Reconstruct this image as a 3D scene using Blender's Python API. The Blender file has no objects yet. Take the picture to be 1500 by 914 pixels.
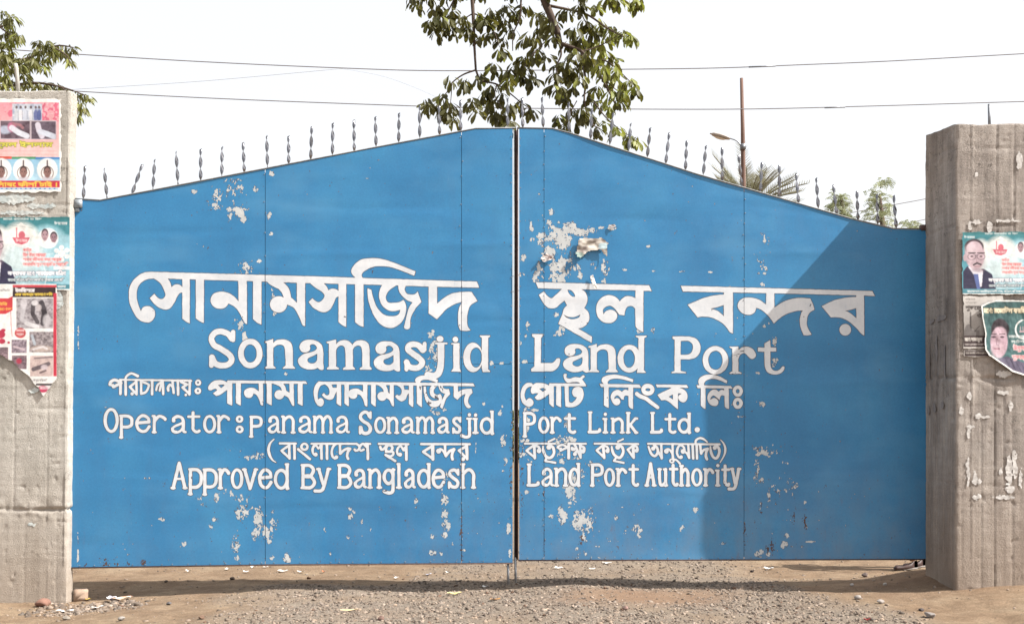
import bpy, math, random
import numpy as np
from mathutils import Vector
sc = bpy.context.scene
C = sc.collection
R = math.radians
# ---------------------------------------------------------------- camera, sky, sun, exposure
S = 142.0            # pixels of the photograph per metre on the gate plane (y = 0)
D = 11.0             # camera distance from the gate
HY = 640.0           # horizon row
EYE = 1.606
cam = bpy.data.cameras.new('camera'); co = bpy.data.objects.new('camera', cam); C.objects.link(co)
co.location = (0, -D, EYE); co.rotation_euler = (R(90), 0, 0)
cam.sensor_width = 36; cam.lens = D*S/1500*36; cam.shift_y = (HY-457)/1500
cam.clip_end = 3000; cam.clip_start = .1
sc.camera = co
SUN = Vector((2.31, -.745, 2.507)).normalized()
w = bpy.data.worlds.new("World"); sc.world = w; w.use_nodes = True
nt = w.node_tree; bg = nt.nodes['Background']
sky = nt.nodes.new('ShaderNodeTexSky'); sky.sky_type = 'NISHITA'; sky.sun_disc = False
sky.sun_elevation = math.asin(SUN.z); sky.sun_rotation = math.atan2(SUN.x, SUN.y)
sky.dust_density = 6.0; sky.air_density = 1.0; sky.ozone_density = 1.0
hz = nt.nodes.new('ShaderNodeMix'); hz.data_type = 'RGBA'; hz.inputs[0].default_value = .75   # milky haze over the whole sky
hz.inputs[7].default_value = (4.1, 4.04, 3.95, 1); nt.links.new(sky.outputs[0], hz.inputs[6])
nt.links.new(hz.outputs[2], bg.inputs[0]); bg.inputs[1].default_value = .15
sl = bpy.data.lights.new('sun', 'SUN'); sl.energy = 5.0; sl.angle = R(.5); sl.color = (1, .965, .91)
so = bpy.data.objects.new('sun', sl); C.objects.link(so)
so.rotation_euler = SUN.to_track_quat('Z', 'Y').to_euler(); so.location = (20, -8, 20)
sc.view_settings.view_transform = 'Standard'; sc.view_settings.look = 'None'
sc.view_settings.exposure = .95; sc.view_settings.gamma = 1
sc.cycles.max_bounces = 5
# ---------------------------------------------------------------- helpers
rnd = random.Random(7); NR = np.random.default_rng(11)

def hsh(i, j, s):
    n = (i.astype(np.int64)*374761393 + j.astype(np.int64)*668265263 + s*1274126177) & 0xffffffff
    n = ((n ^ (n >> 13))*1274126177) & 0xffffffff
    n = n ^ (n >> 16)
    return (n & 0xffff)/65535.0

def vn(x, y, s=0):                                     # smooth value noise in [-1, 1]
    x = np.asarray(x, float); y = np.asarray(y, float)
    i = np.floor(x); j = np.floor(y); u = x-i; v = y-j
    u = u*u*(3-2*u); v = v*v*(3-2*v)
    a = hsh(i, j, s); b = hsh(i+1, j, s); c = hsh(i, j+1, s); d = hsh(i+1, j+1, s)
    return ((a*(1-u)+b*u)*(1-v)+(c*(1-u)+d*u)*v)*2-1

def fbm(x, y, s=0, o=4):
    r = 0; a = 1; t = 0
    for k in range(o):
        r = r+a*vn(x*2**k+17.3*k, y*2**k-9.1*k, s+k); t += a; a *= .5
    return r/t

def raw_mesh(name, V, F, mats=(), smooth=False, col=None):
    """V (n,3); F = (m,k) array or list of polygons"""
    V = np.asarray(V, np.float32)
    me = bpy.data.meshes.new(name)
    me.vertices.add(len(V)); me.vertices.foreach_set('co', V.ravel())
    if isinstance(F, np.ndarray):
        k = F.shape[1]; idx = F.ravel(); st = np.arange(0, len(idx), k); m = len(F)
    else:
        ln = np.array([len(f) for f in F]); idx = np.array([i for f in F for i in f]); m = len(F)
        st = np.concatenate([[0], np.cumsum(ln)[:-1]])
    me.loops.add(len(idx)); me.loops.foreach_set('vertex_index', idx.astype(np.int32))
    me.polygons.add(m); me.polygons.foreach_set('loop_start', st.astype(np.int32))
    me.update(calc_edges=True)
    if smooth: me.polygons.foreach_set('use_smooth', np.ones(m, bool))
    for q in mats: me.materials.append(q)
    if col is not None:
        at = me.color_attributes.new('paint', 'FLOAT_COLOR', 'POINT')
        cc = np.ones((len(V), 4), np.float32); cc[:, :3] = col
        at.data.foreach_set('color', cc.ravel())
    return me

def wloc(p):
    v = Vector((0, 0, 0))
    while p is not None: v += p.location; p = p.parent
    return v

def mk(name, V, F, mat, parent=None, smooth=False, col=None, base=None, kind=None, label=None):
    """one mesh object; V in world coordinates"""
    V = np.array(V, float).reshape(-1, 3)
    o0 = np.array(wloc(parent)) if parent is not None else (np.array(base, float) if base is not None else np.zeros(3))
    me = raw_mesh(name, V-o0, F, [mat], smooth, col)
    o = bpy.data.objects.new(name, me); C.objects.link(o)
    if parent is not None: o.parent = parent
    else: o.location = o0
    if kind: o['kind'] = kind
    if label: o['label'] = label
    return o

def tag(o, label, cat, group=None):
    o['label'] = label; o['category'] = cat
    if group: o['group'] = group
    return o

def thing(name, loc, label, cat, group=None):
    o = bpy.data.objects.new(name, None); C.objects.link(o); o.location = loc; o.empty_display_size = .2
    return tag(o, label, cat, group)

def gridF(nx, ny):
    a = np.arange(nx*ny).reshape(ny, nx)
    return np.stack([a[:-1, :-1], a[:-1, 1:], a[1:, 1:], a[1:, :-1]], -1).reshape(-1, 4)

def box(x0, x1, y0, y1, z0, z1):
    V = [(x, y, z) for z in (z0, z1) for y in (y0, y1) for x in (x0, x1)]
    F = [(0, 2, 3, 1), (4, 5, 7, 6), (0, 1, 5, 4), (2, 6, 7, 3), (0, 4, 6, 2), (1, 3, 7, 5)]
    return V, F

def join(parts):
    V = []; F = []
    for v, f in parts:
        n = len(V); V.extend([tuple(q) for q in v]); F.extend([tuple(int(i)+n for i in q) for q in f])
    return V, F

def tube(pts, rad, n=8, cap=True):
    pts = [Vector(p) for p in pts]
    if not hasattr(rad, '__len__'): rad = [rad]*len(pts)
    V = []; F = []
    for i, p in enumerate(pts):
        t = (pts[min(i+1, len(pts)-1)]-pts[max(i-1, 0)]).normalized()
        a = t.cross(Vector((0, 1, .13))).normalized(); b = t.cross(a)
        for k in range(n):
            c_ = math.cos(2*math.pi*k/n); s_ = math.sin(2*math.pi*k/n)
            V.append(tuple(p+(a*c_+b*s_)*rad[i]))
    for i in range(len(pts)-1):
        for k in range(n):
            F.append((i*n+k, i*n+(k+1) % n, (i+1)*n+(k+1) % n, (i+1)*n+k))
    if cap:
        F.append(tuple(range(n))[::-1]); F.append(tuple((len(pts)-1)*n+k for k in range(n)))
    return V, F

def smooth_pts(P, sub=8, closed=False):
    P = [np.array(p, float) for p in P]; n = len(P); out = []
    rng = range(n) if closed else range(n-1)
    for i in rng:
        if closed: a, b, c, d = P[(i-1) % n], P[i], P[(i+1) % n], P[(i+2) % n]
        else: a, b, c, d = P[max(i-1, 0)], P[i], P[i+1], P[min(i+2, n-1)]
        if np.allclose(b, c): continue
        for k in range(sub):
            t = k/sub
            out.append(.5*((2*b)+(c-a)*t+(2*a-5*b+4*c-d)*t*t+(3*b-a-3*c+d)*t**3))
    if not closed: out.append(P[-1])
    return np.array(out)

def pt(px, py, y=0.0):                               # a pixel of the photograph to a point at depth y
    k = (D+y)/D/S
    return Vector(((px-750)*k, y, EYE+(HY-py)*k))

# ---------------------------------------------------------------- materials
def mat(name, col=(.5, .5, .5), rough=.7, metal=0, spec=.5):
    m = bpy.data.materials.new(name); m.use_nodes = True
    b = m.node_tree.nodes['Principled BSDF']
    b.inputs['Base Color'].default_value = (*col, 1); b.inputs['Roughness'].default_value = rough
    b.inputs['Metallic'].default_value = metal; b.inputs['Specular IOR Level'].default_value = spec
    return m, m.node_tree, b

def N(nt, t, **k):
    n = nt.nodes.new(t)
    for a, v in k.items(): setattr(n, a, v)
    return n

def noise(nt, scale, detail=4, rough=.6, vec=None, stretch=None):
    n = N(nt, 'ShaderNodeTexNoise'); n.inputs['Scale'].default_value = scale
    n.inputs['Detail'].default_value = detail; n.inputs['Roughness'].default_value = rough
    if vec is None:
        g = N(nt, 'ShaderNodeNewGeometry'); vec = g.outputs['Position']
    if stretch:
        mp = N(nt, 'ShaderNodeMapping'); mp.inputs['Scale'].default_value = stretch
        nt.links.new(vec, mp.inputs[0]); vec = mp.outputs[0]
    nt.links.new(vec, n.inputs['Vector']); return n.outputs['Fac']

def ramp(nt, fac, stops):
    r = N(nt, 'ShaderNodeValToRGB'); e = r.color_ramp.elements
    while len(e) < len(stops): e.new(.5)
    for q, (p, c) in zip(e, stops):
        q.position = p; q.color = (*c, 1) if hasattr(c, '__len__') else (c, c, c, 1)
    nt.links.new(fac, r.inputs[0]); return r.outputs[0]

def mix(nt, a, b, fac, mode='MIX'):
    m = N(nt, 'ShaderNodeMix', data_type='RGBA', blend_type=mode)
    for sock, v in ((m.inputs[6], a), (m.inputs[7], b), (m.inputs[0], fac)):
        if hasattr(v, 'links'): nt.links.new(v, sock)
        elif hasattr(v, '__len__'): sock.default_value = (*v, 1)
        else: sock.default_value = v
    return m.outputs[2]

def bump(nt, b, h, dist, strength=1):
    n = N(nt, 'ShaderNodeBump'); n.inputs['Distance'].default_value = dist; n.inputs['Strength'].default_value = strength
    nt.links.new(h, n.inputs['Height']); nt.links.new(n.outputs[0], b.inputs['Normal'])

def m_paint():
    m, t, b = mat('blue gate paint', rough=.42)
    big = ramp(t, noise(t, .9, 5), [(.25, (.017, .138, .31)), (.5, (.025, .178, .375)), (.78, (.042, .228, .43))])
    fine = ramp(t, noise(t, 45, 3, .7), [(.25, .90), (.75, 1.08)])
    c = mix(t, big, fine, 1.0, 'MULTIPLY')
    streak = ramp(t, noise(t, 3.2, 6, .65, stretch=(2.2, 1, .35)), [(.50, 0), (.78, .5)])
    c = mix(t, c, (.036, .155, .32), streak)
    c = mix(t, c, (.15, .30, .44), ramp(t, noise(t, 4.5, 8, .8, stretch=(4, 1, .8)), [(.62, 0), (.72, .35)]))
    c = mix(t, c, (.09, .27, .45), ramp(t, noise(t, 1.1, 3, .5, stretch=(1, 1, 2.2)), [(.52, 0), (.75, .4)]))
    # grime kicked up along the foot of the gate: brownish film and rust stains
    g = N(t, 'ShaderNodeNewGeometry'); sx = N(t, 'ShaderNodeSeparateXYZ'); t.links.new(g.outputs['Position'], sx.inputs[0])
    mr = N(t, 'ShaderNodeMapRange'); t.links.new(sx.outputs[2], mr.inputs[0])
    mr.inputs[1].default_value = .3; mr.inputs[2].default_value = 1.5; mr.inputs[3].default_value = 1; mr.inputs[4].default_value = 0
    xr = N(t, 'ShaderNodeMapRange'); t.links.new(sx.outputs[0], xr.inputs[0])
    xr.inputs[1].default_value = -2; xr.inputs[2].default_value = 1; xr.inputs[3].default_value = .25; xr.inputs[4].default_value = 1
    k = N(t, 'ShaderNodeMath', operation='MULTIPLY'); t.links.new(mr.outputs[0], k.inputs[0]); t.links.new(xr.outputs[0], k.inputs[1])
    k2 = N(t, 'ShaderNodeMath', operation='MULTIPLY'); t.links.new(k.outputs[0], k2.inputs[0])
    t.links.new(ramp(t, noise(t, 2.3, 6, .7, stretch=(1.5, 1, .8)), [(.35, .05), (.7, .6)]), k2.inputs[1])
    c = mix(t, c, (.15, .185, .23), k2.outputs[0])
    k3 = N(t, 'ShaderNodeMath', operation='MULTIPLY'); t.links.new(k.outputs[0], k3.inputs[0])
    t.links.new(ramp(t, noise(t, 5, 6, .7, stretch=(1.6, 1, .5)), [(.60, 0), (.74, .75)]), k3.inputs[1])
    c = mix(t, c, (.14, .085, .07), k3.outputs[0])
    t.links.new(c, b.inputs['Base Color'])
    t.links.new(ramp(t, noise(t, 6, 4), [(.3, .34), (.7, .55)]), b.inputs['Roughness'])
    bump(t, b, noise(t, 60, 3), .0006, .6)
    return m
M_BLUE = m_paint()

def m_simple(name, c1, c2, scale=20, rough=.7, bd=.001, metal=0, detail=5, stretch=None, spec=.4):
    m, t, b = mat(name, rough=rough, metal=metal, spec=spec)
    n = noise(t, scale, detail, .65, stretch=stretch)
    t.links.new(ramp(t, n, [(.3, c1), (.7, c2)]), b.inputs['Base Color'])
    if bd: bump(t, b, noise(t, scale*2.2, 4, stretch=stretch), bd)
    return m
M_WHITE, t, b = mat('white sign enamel', rough=.5)
c = ramp(t, noise(t, 6, 5, .65), [(.3, (.50, .53, .57)), (.7, (.65, .67, .695))])
c = mix(t, c, (.36, .44, .53), ramp(t, noise(t, 16, 5, .75, stretch=(2.5, 1, .6)), [(.56, 0), (.74, .6)]))       # thin coverage of the brush
c = mix(t, c, (.38, .37, .35), ramp(t, noise(t, 30, 5, .8), [(.62, 0), (.72, .7)])); t.links.new(c, b.inputs['Base Color']); bump(t, b, noise(t, 40, 3), .0005)
M_OUT = m_simple('dark outline halo', (.055, .065, .09), (.11, .10, .11), 9, .6, 0)  # dark halo added around letters and flakes, imitating image sharpening
M_PRIMER = m_simple('bare grey primer', (.38, .405, .42), (.53, .55, .55), 9, .75, .0005)
M_RUST = m_simple('rust', (.045, .03, .03), (.11, .07, .06), 30, .9, .001)
M_DARKSTEEL = m_simple('weathered steel', (.12, .13, .15), (.26, .27, .29), 25, .5, .0006, .5)
M_BARE = m_simple('scuffed bare steel edge', (.16, .20, .24), (.34, .36, .37), 18, .45, .0004, .2)
M_SPIKE = m_simple('galvanised bar', (.14, .14, .16), (.30, .30, .32), 22, .24, .0005, .95)
M_EDGE = m_simple('worn edge steel', (.16, .19, .22), (.34, .35, .35), 18, .6, .0004, .1)
M_FRAME = m_simple('dark blue frame paint', (.04, .13, .27), (.06, .19, .36), 8, .5, .0005)  # the frame bars' own slightly darker blue

def m_concrete(name, c1, c2, c3, sk=.35):
    m, t, b = mat(name, rough=.92, spec=.25)
    n1 = noise(t, 1.6, 6, .65, stretch=(1.6, 1.6, .6))
    base = ramp(t, n1, [(.28, c1), (.5, c2), (.75, c3)])
    st = ramp(t, noise(t, 7, 5, .65, stretch=(3.2, 3.2, .22)), [(.36, .66), (.62, 1.1)])
    c = mix(t, base, st, sk, 'MULTIPLY')
    c = mix(t, c, ramp(t, noise(t, 4, 6, .75, stretch=(.5, .5, 3.5)), [(.3, .78), (.6, 1.08)]), .7, 'MULTIPLY')
    crk = N(t, 'ShaderNodeTexVoronoi', feature='DISTANCE_TO_EDGE'); crk.inputs['Scale'].default_value = 1.7
    mpc = N(t, 'ShaderNodeVectorMath', operation='MULTIPLY_ADD'); gg = N(t, 'ShaderNodeNewGeometry'); t.links.new(gg.outputs['Position'], mpc.inputs[0]); mpc.inputs[1].default_value = (.7, .7, 1.5)
    nn = N(t, 'ShaderNodeTexNoise'); nn.inputs['Scale'].default_value = 5; nn.inputs['Detail'].default_value = 5; t.links.new(gg.outputs['Position'], nn.inputs['Vector']); t.links.new(nn.outputs['Color'], mpc.inputs[2]); t.links.new(mpc.outputs[0], crk.inputs['Vector'])
    c = mix(t, c, ramp(t, crk.outputs['Distance'], [(.004, .35), (.012, 1)]), ramp(t, noise(t, 1.3, 3), [(.5, 0), (.6, .8)]), 'MULTIPLY')
    c = mix(t, c, ramp(t, noise(t, 110, 3, .7), [(.25, .74), (.7, 1.12)]), 1.0, 'MULTIPLY')
    vs = N(t, 'ShaderNodeTexVoronoi', feature='F1'); vs.inputs['Scale'].default_value = 16
    g = N(t, 'ShaderNodeNewGeometry'); t.links.new(g.outputs['Position'], vs.inputs['Vector'])
    pit = ramp(t, vs.outputs['Distance'], [(.05, .45), (.13, 1)])
    c = mix(t, c, pit, ramp(t, noise(t, 3, 3), [(.5, 0), (.62, .8)]), 'MULTIPLY')
    # mud splash near the ground
    sx = N(t, 'ShaderNodeSeparateXYZ'); t.links.new(g.outputs['Position'], sx.inputs[0])
    mr = N(t, 'ShaderNodeMapRange'); t.links.new(sx.outputs[2], mr.inputs[0])
    mr.inputs[1].default_value = .1; mr.inputs[2].default_value = 1.5; mr.inputs[3].default_value = .6; mr.inputs[4].default_value = 0
    c = mix(t, c, (.27, .20, .145), mr.outputs[0])
    t.links.new(c, b.inputs['Base Color'])
    bump(t, b, noise(t, 60, 9, .8), .014, .9)
    return m
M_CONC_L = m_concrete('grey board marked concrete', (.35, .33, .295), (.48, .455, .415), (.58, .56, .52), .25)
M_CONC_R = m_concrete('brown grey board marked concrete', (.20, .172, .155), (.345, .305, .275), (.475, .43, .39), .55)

def m_attr(name, rough=.75, fine=0, spec=.3):
    m, t, b = mat(name, rough=rough, spec=spec)
    a = N(t, 'ShaderNodeAttribute', attribute_name='paint')
    c = a.outputs['Color']
    if fine: c = mix(t, c, ramp(t, noise(t, fine, 4, .7), [(.25, .82), (.75, 1.12)]), 1.0, 'MULTIPLY')
    t.links.new(c, b.inputs['Base Color'])
    return m
M_PRINT = m_attr('printed paper', .6, 12)
M_STONE = m_attr('crushed stone', .9, 90)
M_PAPER = m_simple('white paper', (.62, .61, .58), (.80, .79, .77), 12, .8, .001)
M_PAPERR = m_simple('torn paper residue', (.40, .38, .36), (.62, .60, .58), 25, .85, .001)

# ---------------------------------------------------------------- ground
GX = [-9, -5, -4.3, -3.87, -2.46, -1.06, -.03, .7, 1.4, 2.1, 3.2, 3.9, 4.3, 4.7, 9]
GZ = [-.08, -.09, -.09, -.05, .02, 0, .03, .07, .04, .035, .06, .1, .16, .2, .22]
def gz(x, y, fine=True):
    x = np.asarray(x, float); y = np.asarray(y, float)
    z = np.interp(x, GX, GZ)
    far = np.clip((np.hypot(x, y)-12)/30, 0, 1)
    z = z*(1-far)*(1-.8*np.clip((y-.4)/1.2, 0, 1)) - .055*np.clip(y-.05, 0, 1.0)/1.0
    z = z + .045*np.exp(-((x-4.35)/.42)**2-((y-.35)/.5)**2)
    z = z - .07*np.exp(-((y+2.2)/1.0)**2)*np.clip((x-3.4)/.8, 0, 1)
    if fine:
        z = z + .022*fbm(x*1.3, y*1.3, 3, 3) + .008*fbm(x*7, y*7, 9, 3)
    return z
def gravel(x, y):                                   # how thickly crushed stone lies here, 0..1
    e = .35*fbm(x*1.1, y*1.1, 40, 3)
    L = np.clip((x+2.95+e*1.6)/.7, 0, 1)
    rb = np.interp(y, [-3, -1.85, 0, .6], [4.0, 3.6, 3.1, 2.9])
    Rr = np.clip((rb+e-x)/.35, 0, 1)
    back = np.clip((x+1.1+e*2)/.6, 0, 1)*np.clip((3.2-x+e)/.5, 0, 1)
    k = np.clip((y-.5)/.5, 0, 1)
    g = L*Rr*(1-k)+back*k*.8
    g = g*(1-.85*np.exp(-((x-1.45-.3*y)/.75)**4-((y+.55)/.5)**4))
    g = g*(.62+.6*fbm(x*1.7+5, y*2.3, 44, 3)+.25)
    return np.clip(g, 0, 1)
def axis(lo, hi, st, far):
    a = list(np.arange(lo, hi+1e-6, st)); s = st
    while a[-1] < far: s *= 1.22; a.append(a[-1]+s)
    s = st; b = []
    q = lo
    while q > -far: s *= 1.22; q -= s; b.append(q)
    return np.array(b[::-1]+a)
ax = axis(-6.2, 6.2, .03, 900); ay = axis(-3.0, 4.5, .03, 900)
X, Y = np.meshgrid(ax, ay); Zg = gz(X, Y)
gr = gravel(X, Y)*(np.abs(X) < 8)*(np.abs(Y) < 8)
Zg = Zg + .012*gr*fbm(X*18, Y*18, 60, 2)
M_G, t, b = mat('dusty earth', rough=.97, spec=.15)
at = N(t, 'ShaderNodeAttribute', attribute_name='paint')
dirt = ramp(t, noise(t, 1.7, 7, .7), [(.28, (.165, .108, .068)), (.5, (.245, .172, .113)), (.72, (.31, .235, .16))])
dirt = mix(t, dirt, ramp(t, noise(t, 60, 4, .75), [(.25, .5), (.7, 1.2)]), 1.0, 'MULTIPLY')
dirt = mix(t, dirt, ramp(t, noise(t, 9, 6, .75), [(.3, .72), (.6, 1.06)]), 1.0, 'MULTIPLY')
grc = ramp(t, noise(t, 35, 6, .8), [(.25, (.10, .083, .068)), (.5, (.19, .16, .13)), (.75, (.29, .25, .21))])
sepc = N(t, 'ShaderNodeSeparateColor'); t.links.new(at.outputs['Color'], sepc.inputs[0])
c_ = mix(t, dirt, grc, sepc.outputs[0]); c_ = mix(t, c_, (.20, .12, .078), sepc.outputs[1])
t.links.new(c_, b.inputs['Base Color']); bump(t, b, noise(t, 55, 6, .75), .02, .8)
redd = .55*np.exp(-((X-1.45-.3*Y)/.9)**4-((Y+.55)/.6)**4)+.4*np.exp(-((X-4.2)/1.2)**2-((Y+.2)/.6)**2)
gcol = np.stack([gr*.85, redd, 0*gr], -1).reshape(-1, 3)
ground = mk('ground', np.stack([X, Y, Zg], -1).reshape(-1, 3), gridF(len(ax), len(ay)), M_G, smooth=True, col=gcol, kind='structure')

# crushed stone: thousands of small angular stones, one object
def icosa():
    p = (1+5**.5)/2
    V = np.array([(-1, p, 0), (1, p, 0), (-1, -p, 0), (1, -p, 0), (0, -1, p), (0, 1, p), (0, -1, -p), (0, 1, -p), (p, 0, -1), (p, 0, 1), (-p, 0, -1), (-p, 0, 1)])/1.9
    F = np.array([(0, 11, 5), (0, 5, 1), (0, 1, 7), (0, 7, 10), (0, 10, 11), (1, 5, 9), (5, 11, 4), (11, 10, 2), (10, 7, 6), (7, 1, 8), (3, 9, 4), (3, 4, 2), (3, 2, 6), (3, 6, 8), (3, 8, 9), (4, 9, 5), (2, 4, 11), (6, 2, 10), (8, 6, 7), (9, 8, 1)])
    return V, F
IV, IF = icosa()
def stones(n, xr, yr, dens, smin, smax, seed):
    g = np.random.default_rng(seed)
    x = g.uniform(*xr, n); y = g.uniform(*yr, n)
    keep = g.uniform(0, 1, n) < dens(x, y); x = x[keep]; y = y[keep]; n = len(x)
    s = smin*(smax/smin)**(g.uniform(0, 1, n)**2.2)
    V = IV[None]*(1+g.uniform(-.42, .32, (n, 12, 1)))
    V = V*g.uniform(.55, 1.4, (n, 1, 3))*np.array([1, 1, .6])
    a = g.uniform(0, 6.283, n); ca, sa = np.cos(a), np.sin(a); tl = g.uniform(-.7, .7, n); ct, st_ = np.cos(tl), np.sin(tl)
    xx = V[..., 0]; yy = V[..., 1]; zz = V[..., 2]
    y2 = yy*ct[:, None]-zz*st_[:, None]; z2 = yy*st_[:, None]+zz*ct[:, None]
    x3 = xx*ca[:, None]-y2*sa[:, None]; y3 = xx*sa[:, None]+y2*ca[:, None]
    W = np.stack([x3, y3, z2], -1)*s[:, None, None]
    W[..., 0] += x[:, None]; W[..., 1] += y[:, None]
    W[..., 2] += (gz(x, y)+s*g.uniform(-.35, .2, n))[:, None]
    F = (IF[None]+12*np.arange(n)[:, None, None]).reshape(-1, 3)
    t_ = g.uniform(0, 1, n)[:, None]; v = g.uniform(.4, 1.25, n)[:, None]
    col = (np.array([.20, .165, .138])*(1-t_)+np.array([.245, .185, .14])*t_)*v
    pale = g.uniform(0, 1, n) < .07; col[pale] = col[pale]*1.4
    red = g.uniform(0, 1, n) < .02; col[red] = (.13, .075, .05)
    return W.reshape(-1, 3), F, np.repeat(col, 12, 0)
a1 = stones(52000, (-4.2, 4.6), (-2.6, 1.0), lambda x, y: gravel(x, y)**1.4*.9, .006, .024, 1)
a2 = stones(12000, (-3, 5), (1.0, 4.5), lambda x, y: gravel(x, y)*.7, .010, .028, 2)
a3 = stones(9000, (-6, 6), (-2.6, 4.5), lambda x, y: .25+.5*(fbm(x*1.5, y*2.5, 47, 3) > .1), .005, .022, 3)
a4 = stones(1500, (-4.75, -3.6), (-.9, -.1), lambda x, y: np.exp(-((x+4.2)/.5)**2-((y+.5)/.3)**2), .012, .04, 4)
Vs = []; Fs = []; Cs = []; n0 = 0
for v, f, c in (a1, a2, a3, a4):
    Vs.append(v); Fs.append(f+n0); Cs.append(c); n0 += len(v)
mk('gravel', np.concatenate(Vs), np.concatenate(Fs), M_STONE, col=np.concatenate(Cs), kind='stuff')['label'] = 'grey brown crushed stone spread on the ground before and under the gate'

# ---------------------------------------------------------------- 2-D shapes: distance fields and contour meshes
class Shape:
    """union of painted shapes in photograph pixels; T sets the frame the numbers are read in"""
    def __init__(s): s.p = []; s.T(0, 0, 1)
    def T(s, x, y, k): s.o = np.array([x, y], float); s.k = float(k); return s
    def q(s, P): return s.o+np.array([p[:2] for p in P], float)/s.k
    def S(s, wd, *P, sm=True):                       # brush stroke
        P = [tuple(p) for p in P]; Q = s.q(P)
        W = np.array([(p[2] if len(p) > 2 else wd) for p in P], float)/s.k/2
        A = np.c_[Q, W]
        if sm and len(A) > 2: A = smooth_pts(A, 7)
        s.p.append(('s', A, 1)); return s
    def L(s, wd, *P): return s.S(wd, *P, sm=False)
    def C(s, P, sign=1, sub=7):                      # closed outline; a point given as a 3-tuple (x, y, 1) is a corner
        Q = []
        for p in P:
            Q.append(p[:2])
            if len(p) > 2: Q.append(p[:2])
        A = smooth_pts(s.q(Q), sub, True); s.p.append(('c', A, sign)); return s
    def P(s, P, sign=1): s.p.append(('c', s.q(P), sign)); return s
    def E(s, x, y, rx, ry=None, hx=0, hy=None):
        ry = ry or rx; a = np.linspace(0, 2*np.pi, 40, endpoint=False)
        s.p.append(('c', s.q(np.c_[x+rx*np.cos(a), y+ry*np.sin(a)]), 1))
        if hx:
            hy = hy or hx
            s.p.append(('c', s.q(np.c_[x+hx*np.cos(a), y+hy*np.sin(a)]), -1))
        return s
    def bounds(s):
        A = np.concatenate([a[:, :2] for _, a, g in s.p if g > 0]); return A.min(0)-8, A.max(0)+8
    def field(s, step=.5):
        lo, hi = s.bounds(); lo = np.floor(lo); xs = np.arange(lo[0], hi[0], step); ys = np.arange(lo[1], hi[1], step)
        F = np.full((len(ys), len(xs)), 6.0)
        for kind, A, sg in s.p:
            r = 4 if kind == 'c' else 4+A[:, 2].max()
            i0 = max(int((A[:, 0].min()-r-lo[0])/step), 0); i1 = min(int((A[:, 0].max()+r-lo[0])/step)+1, len(xs))
            j0 = max(int((A[:, 1].min()-r-lo[1])/step), 0); j1 = min(int((A[:, 1].max()+r-lo[1])/step)+1, len(ys))
            XX, YY = np.meshgrid(xs[i0:i1], ys[j0:j1]); d = np.full(XX.shape, 1e9)
            if kind == 's':
                B = A if len(A) > 1 else np.concatenate([A, A])
                for a, b in zip(B[:-1], B[1:]):
                    e = b-a; l2 = e[0]**2+e[1]**2+1e-12
                    t = np.clip(((XX-a[0])*e[0]+(YY-a[1])*e[1])/l2, 0, 1)
                    d = np.minimum(d, np.hypot(XX-a[0]-t*e[0], YY-a[1]-t*e[1])-(a[2]+t*e[2]))
            else:
                ins = np.zeros(XX.shape, bool)
                for a, b in zip(A, np.roll(A, -1, 0)):
                    e = b-a; l2 = e@e+1e-12
                    t = np.clip(((XX-a[0])*e[0]+(YY-a[1])*e[1])/l2, 0, 1)
                    d = np.minimum(d, (XX-a[0]-t*e[0])**2+(YY-a[1]-t*e[1])**2)
                    if a[1] != b[1]:
                        ins ^= ((a[1] > YY) != (b[1] > YY)) & (XX < (b[0]-a[0])*(YY-a[1])/(b[1]-a[1])+a[0])
                d = np.sqrt(d); d[ins] *= -1
            sub = F[j0:j1, i0:i1]
            F[j0:j1, i0:i1] = np.minimum(sub, d) if sg > 0 else np.maximum(sub, -d)
        return xs, ys, F

def contour(xs, ys, F, iso=0.0, run=14):
    """polygons (in pixels) of the region F < iso"""
    G = F-iso; ins = G < 0; V = []; P = []
    full = ins[:-1, :-1] & ins[1:, :-1] & ins[:-1, 1:] & ins[1:, 1:]
    anyc = ins[:-1, :-1] | ins[1:, :-1] | ins[:-1, 1:] | ins[1:, 1:]
    for j in range(full.shape[0]):
        row = full[j]
        if not row.any(): continue
        d = np.diff(np.concatenate([[0], row.astype(int), [0]]))
        for a, b in zip(np.where(d == 1)[0], np.where(d == -1)[0]):
            while a < b:
                e = min(b, a+run); n = len(V)
                V += [(xs[a], ys[j]), (xs[e], ys[j]), (xs[e], ys[j+1]), (xs[a], ys[j+1])]; P.append((n, n+1, n+2, n+3)); a = e
    jj, ii = np.where(anyc & ~full)
    for j, i in zip(jj.tolist(), ii.tolist()):
        c = ((i, j), (i+1, j), (i+1, j+1), (i, j+1)); g = [G[q[1], q[0]] for q in c]; n = len(V); m = 0
        for k in range(4):
            a, b = c[k], c[(k+1) % 4]; ga, gb = g[k], g[(k+1) % 4]
            if ga < 0: V.append((xs[a[0]], ys[a[1]])); m += 1
            if (ga < 0) != (gb < 0):
                t = ga/(ga-gb); V.append((xs[a[0]]+(xs[b[0]]-xs[a[0]])*t, ys[a[1]]+(ys[b[1]]-ys[a[1]])*t)); m += 1
        if m >= 3: P.append(tuple(range(n, n+m)))
    return np.array(V), [p[::-1] for p in P]

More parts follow.
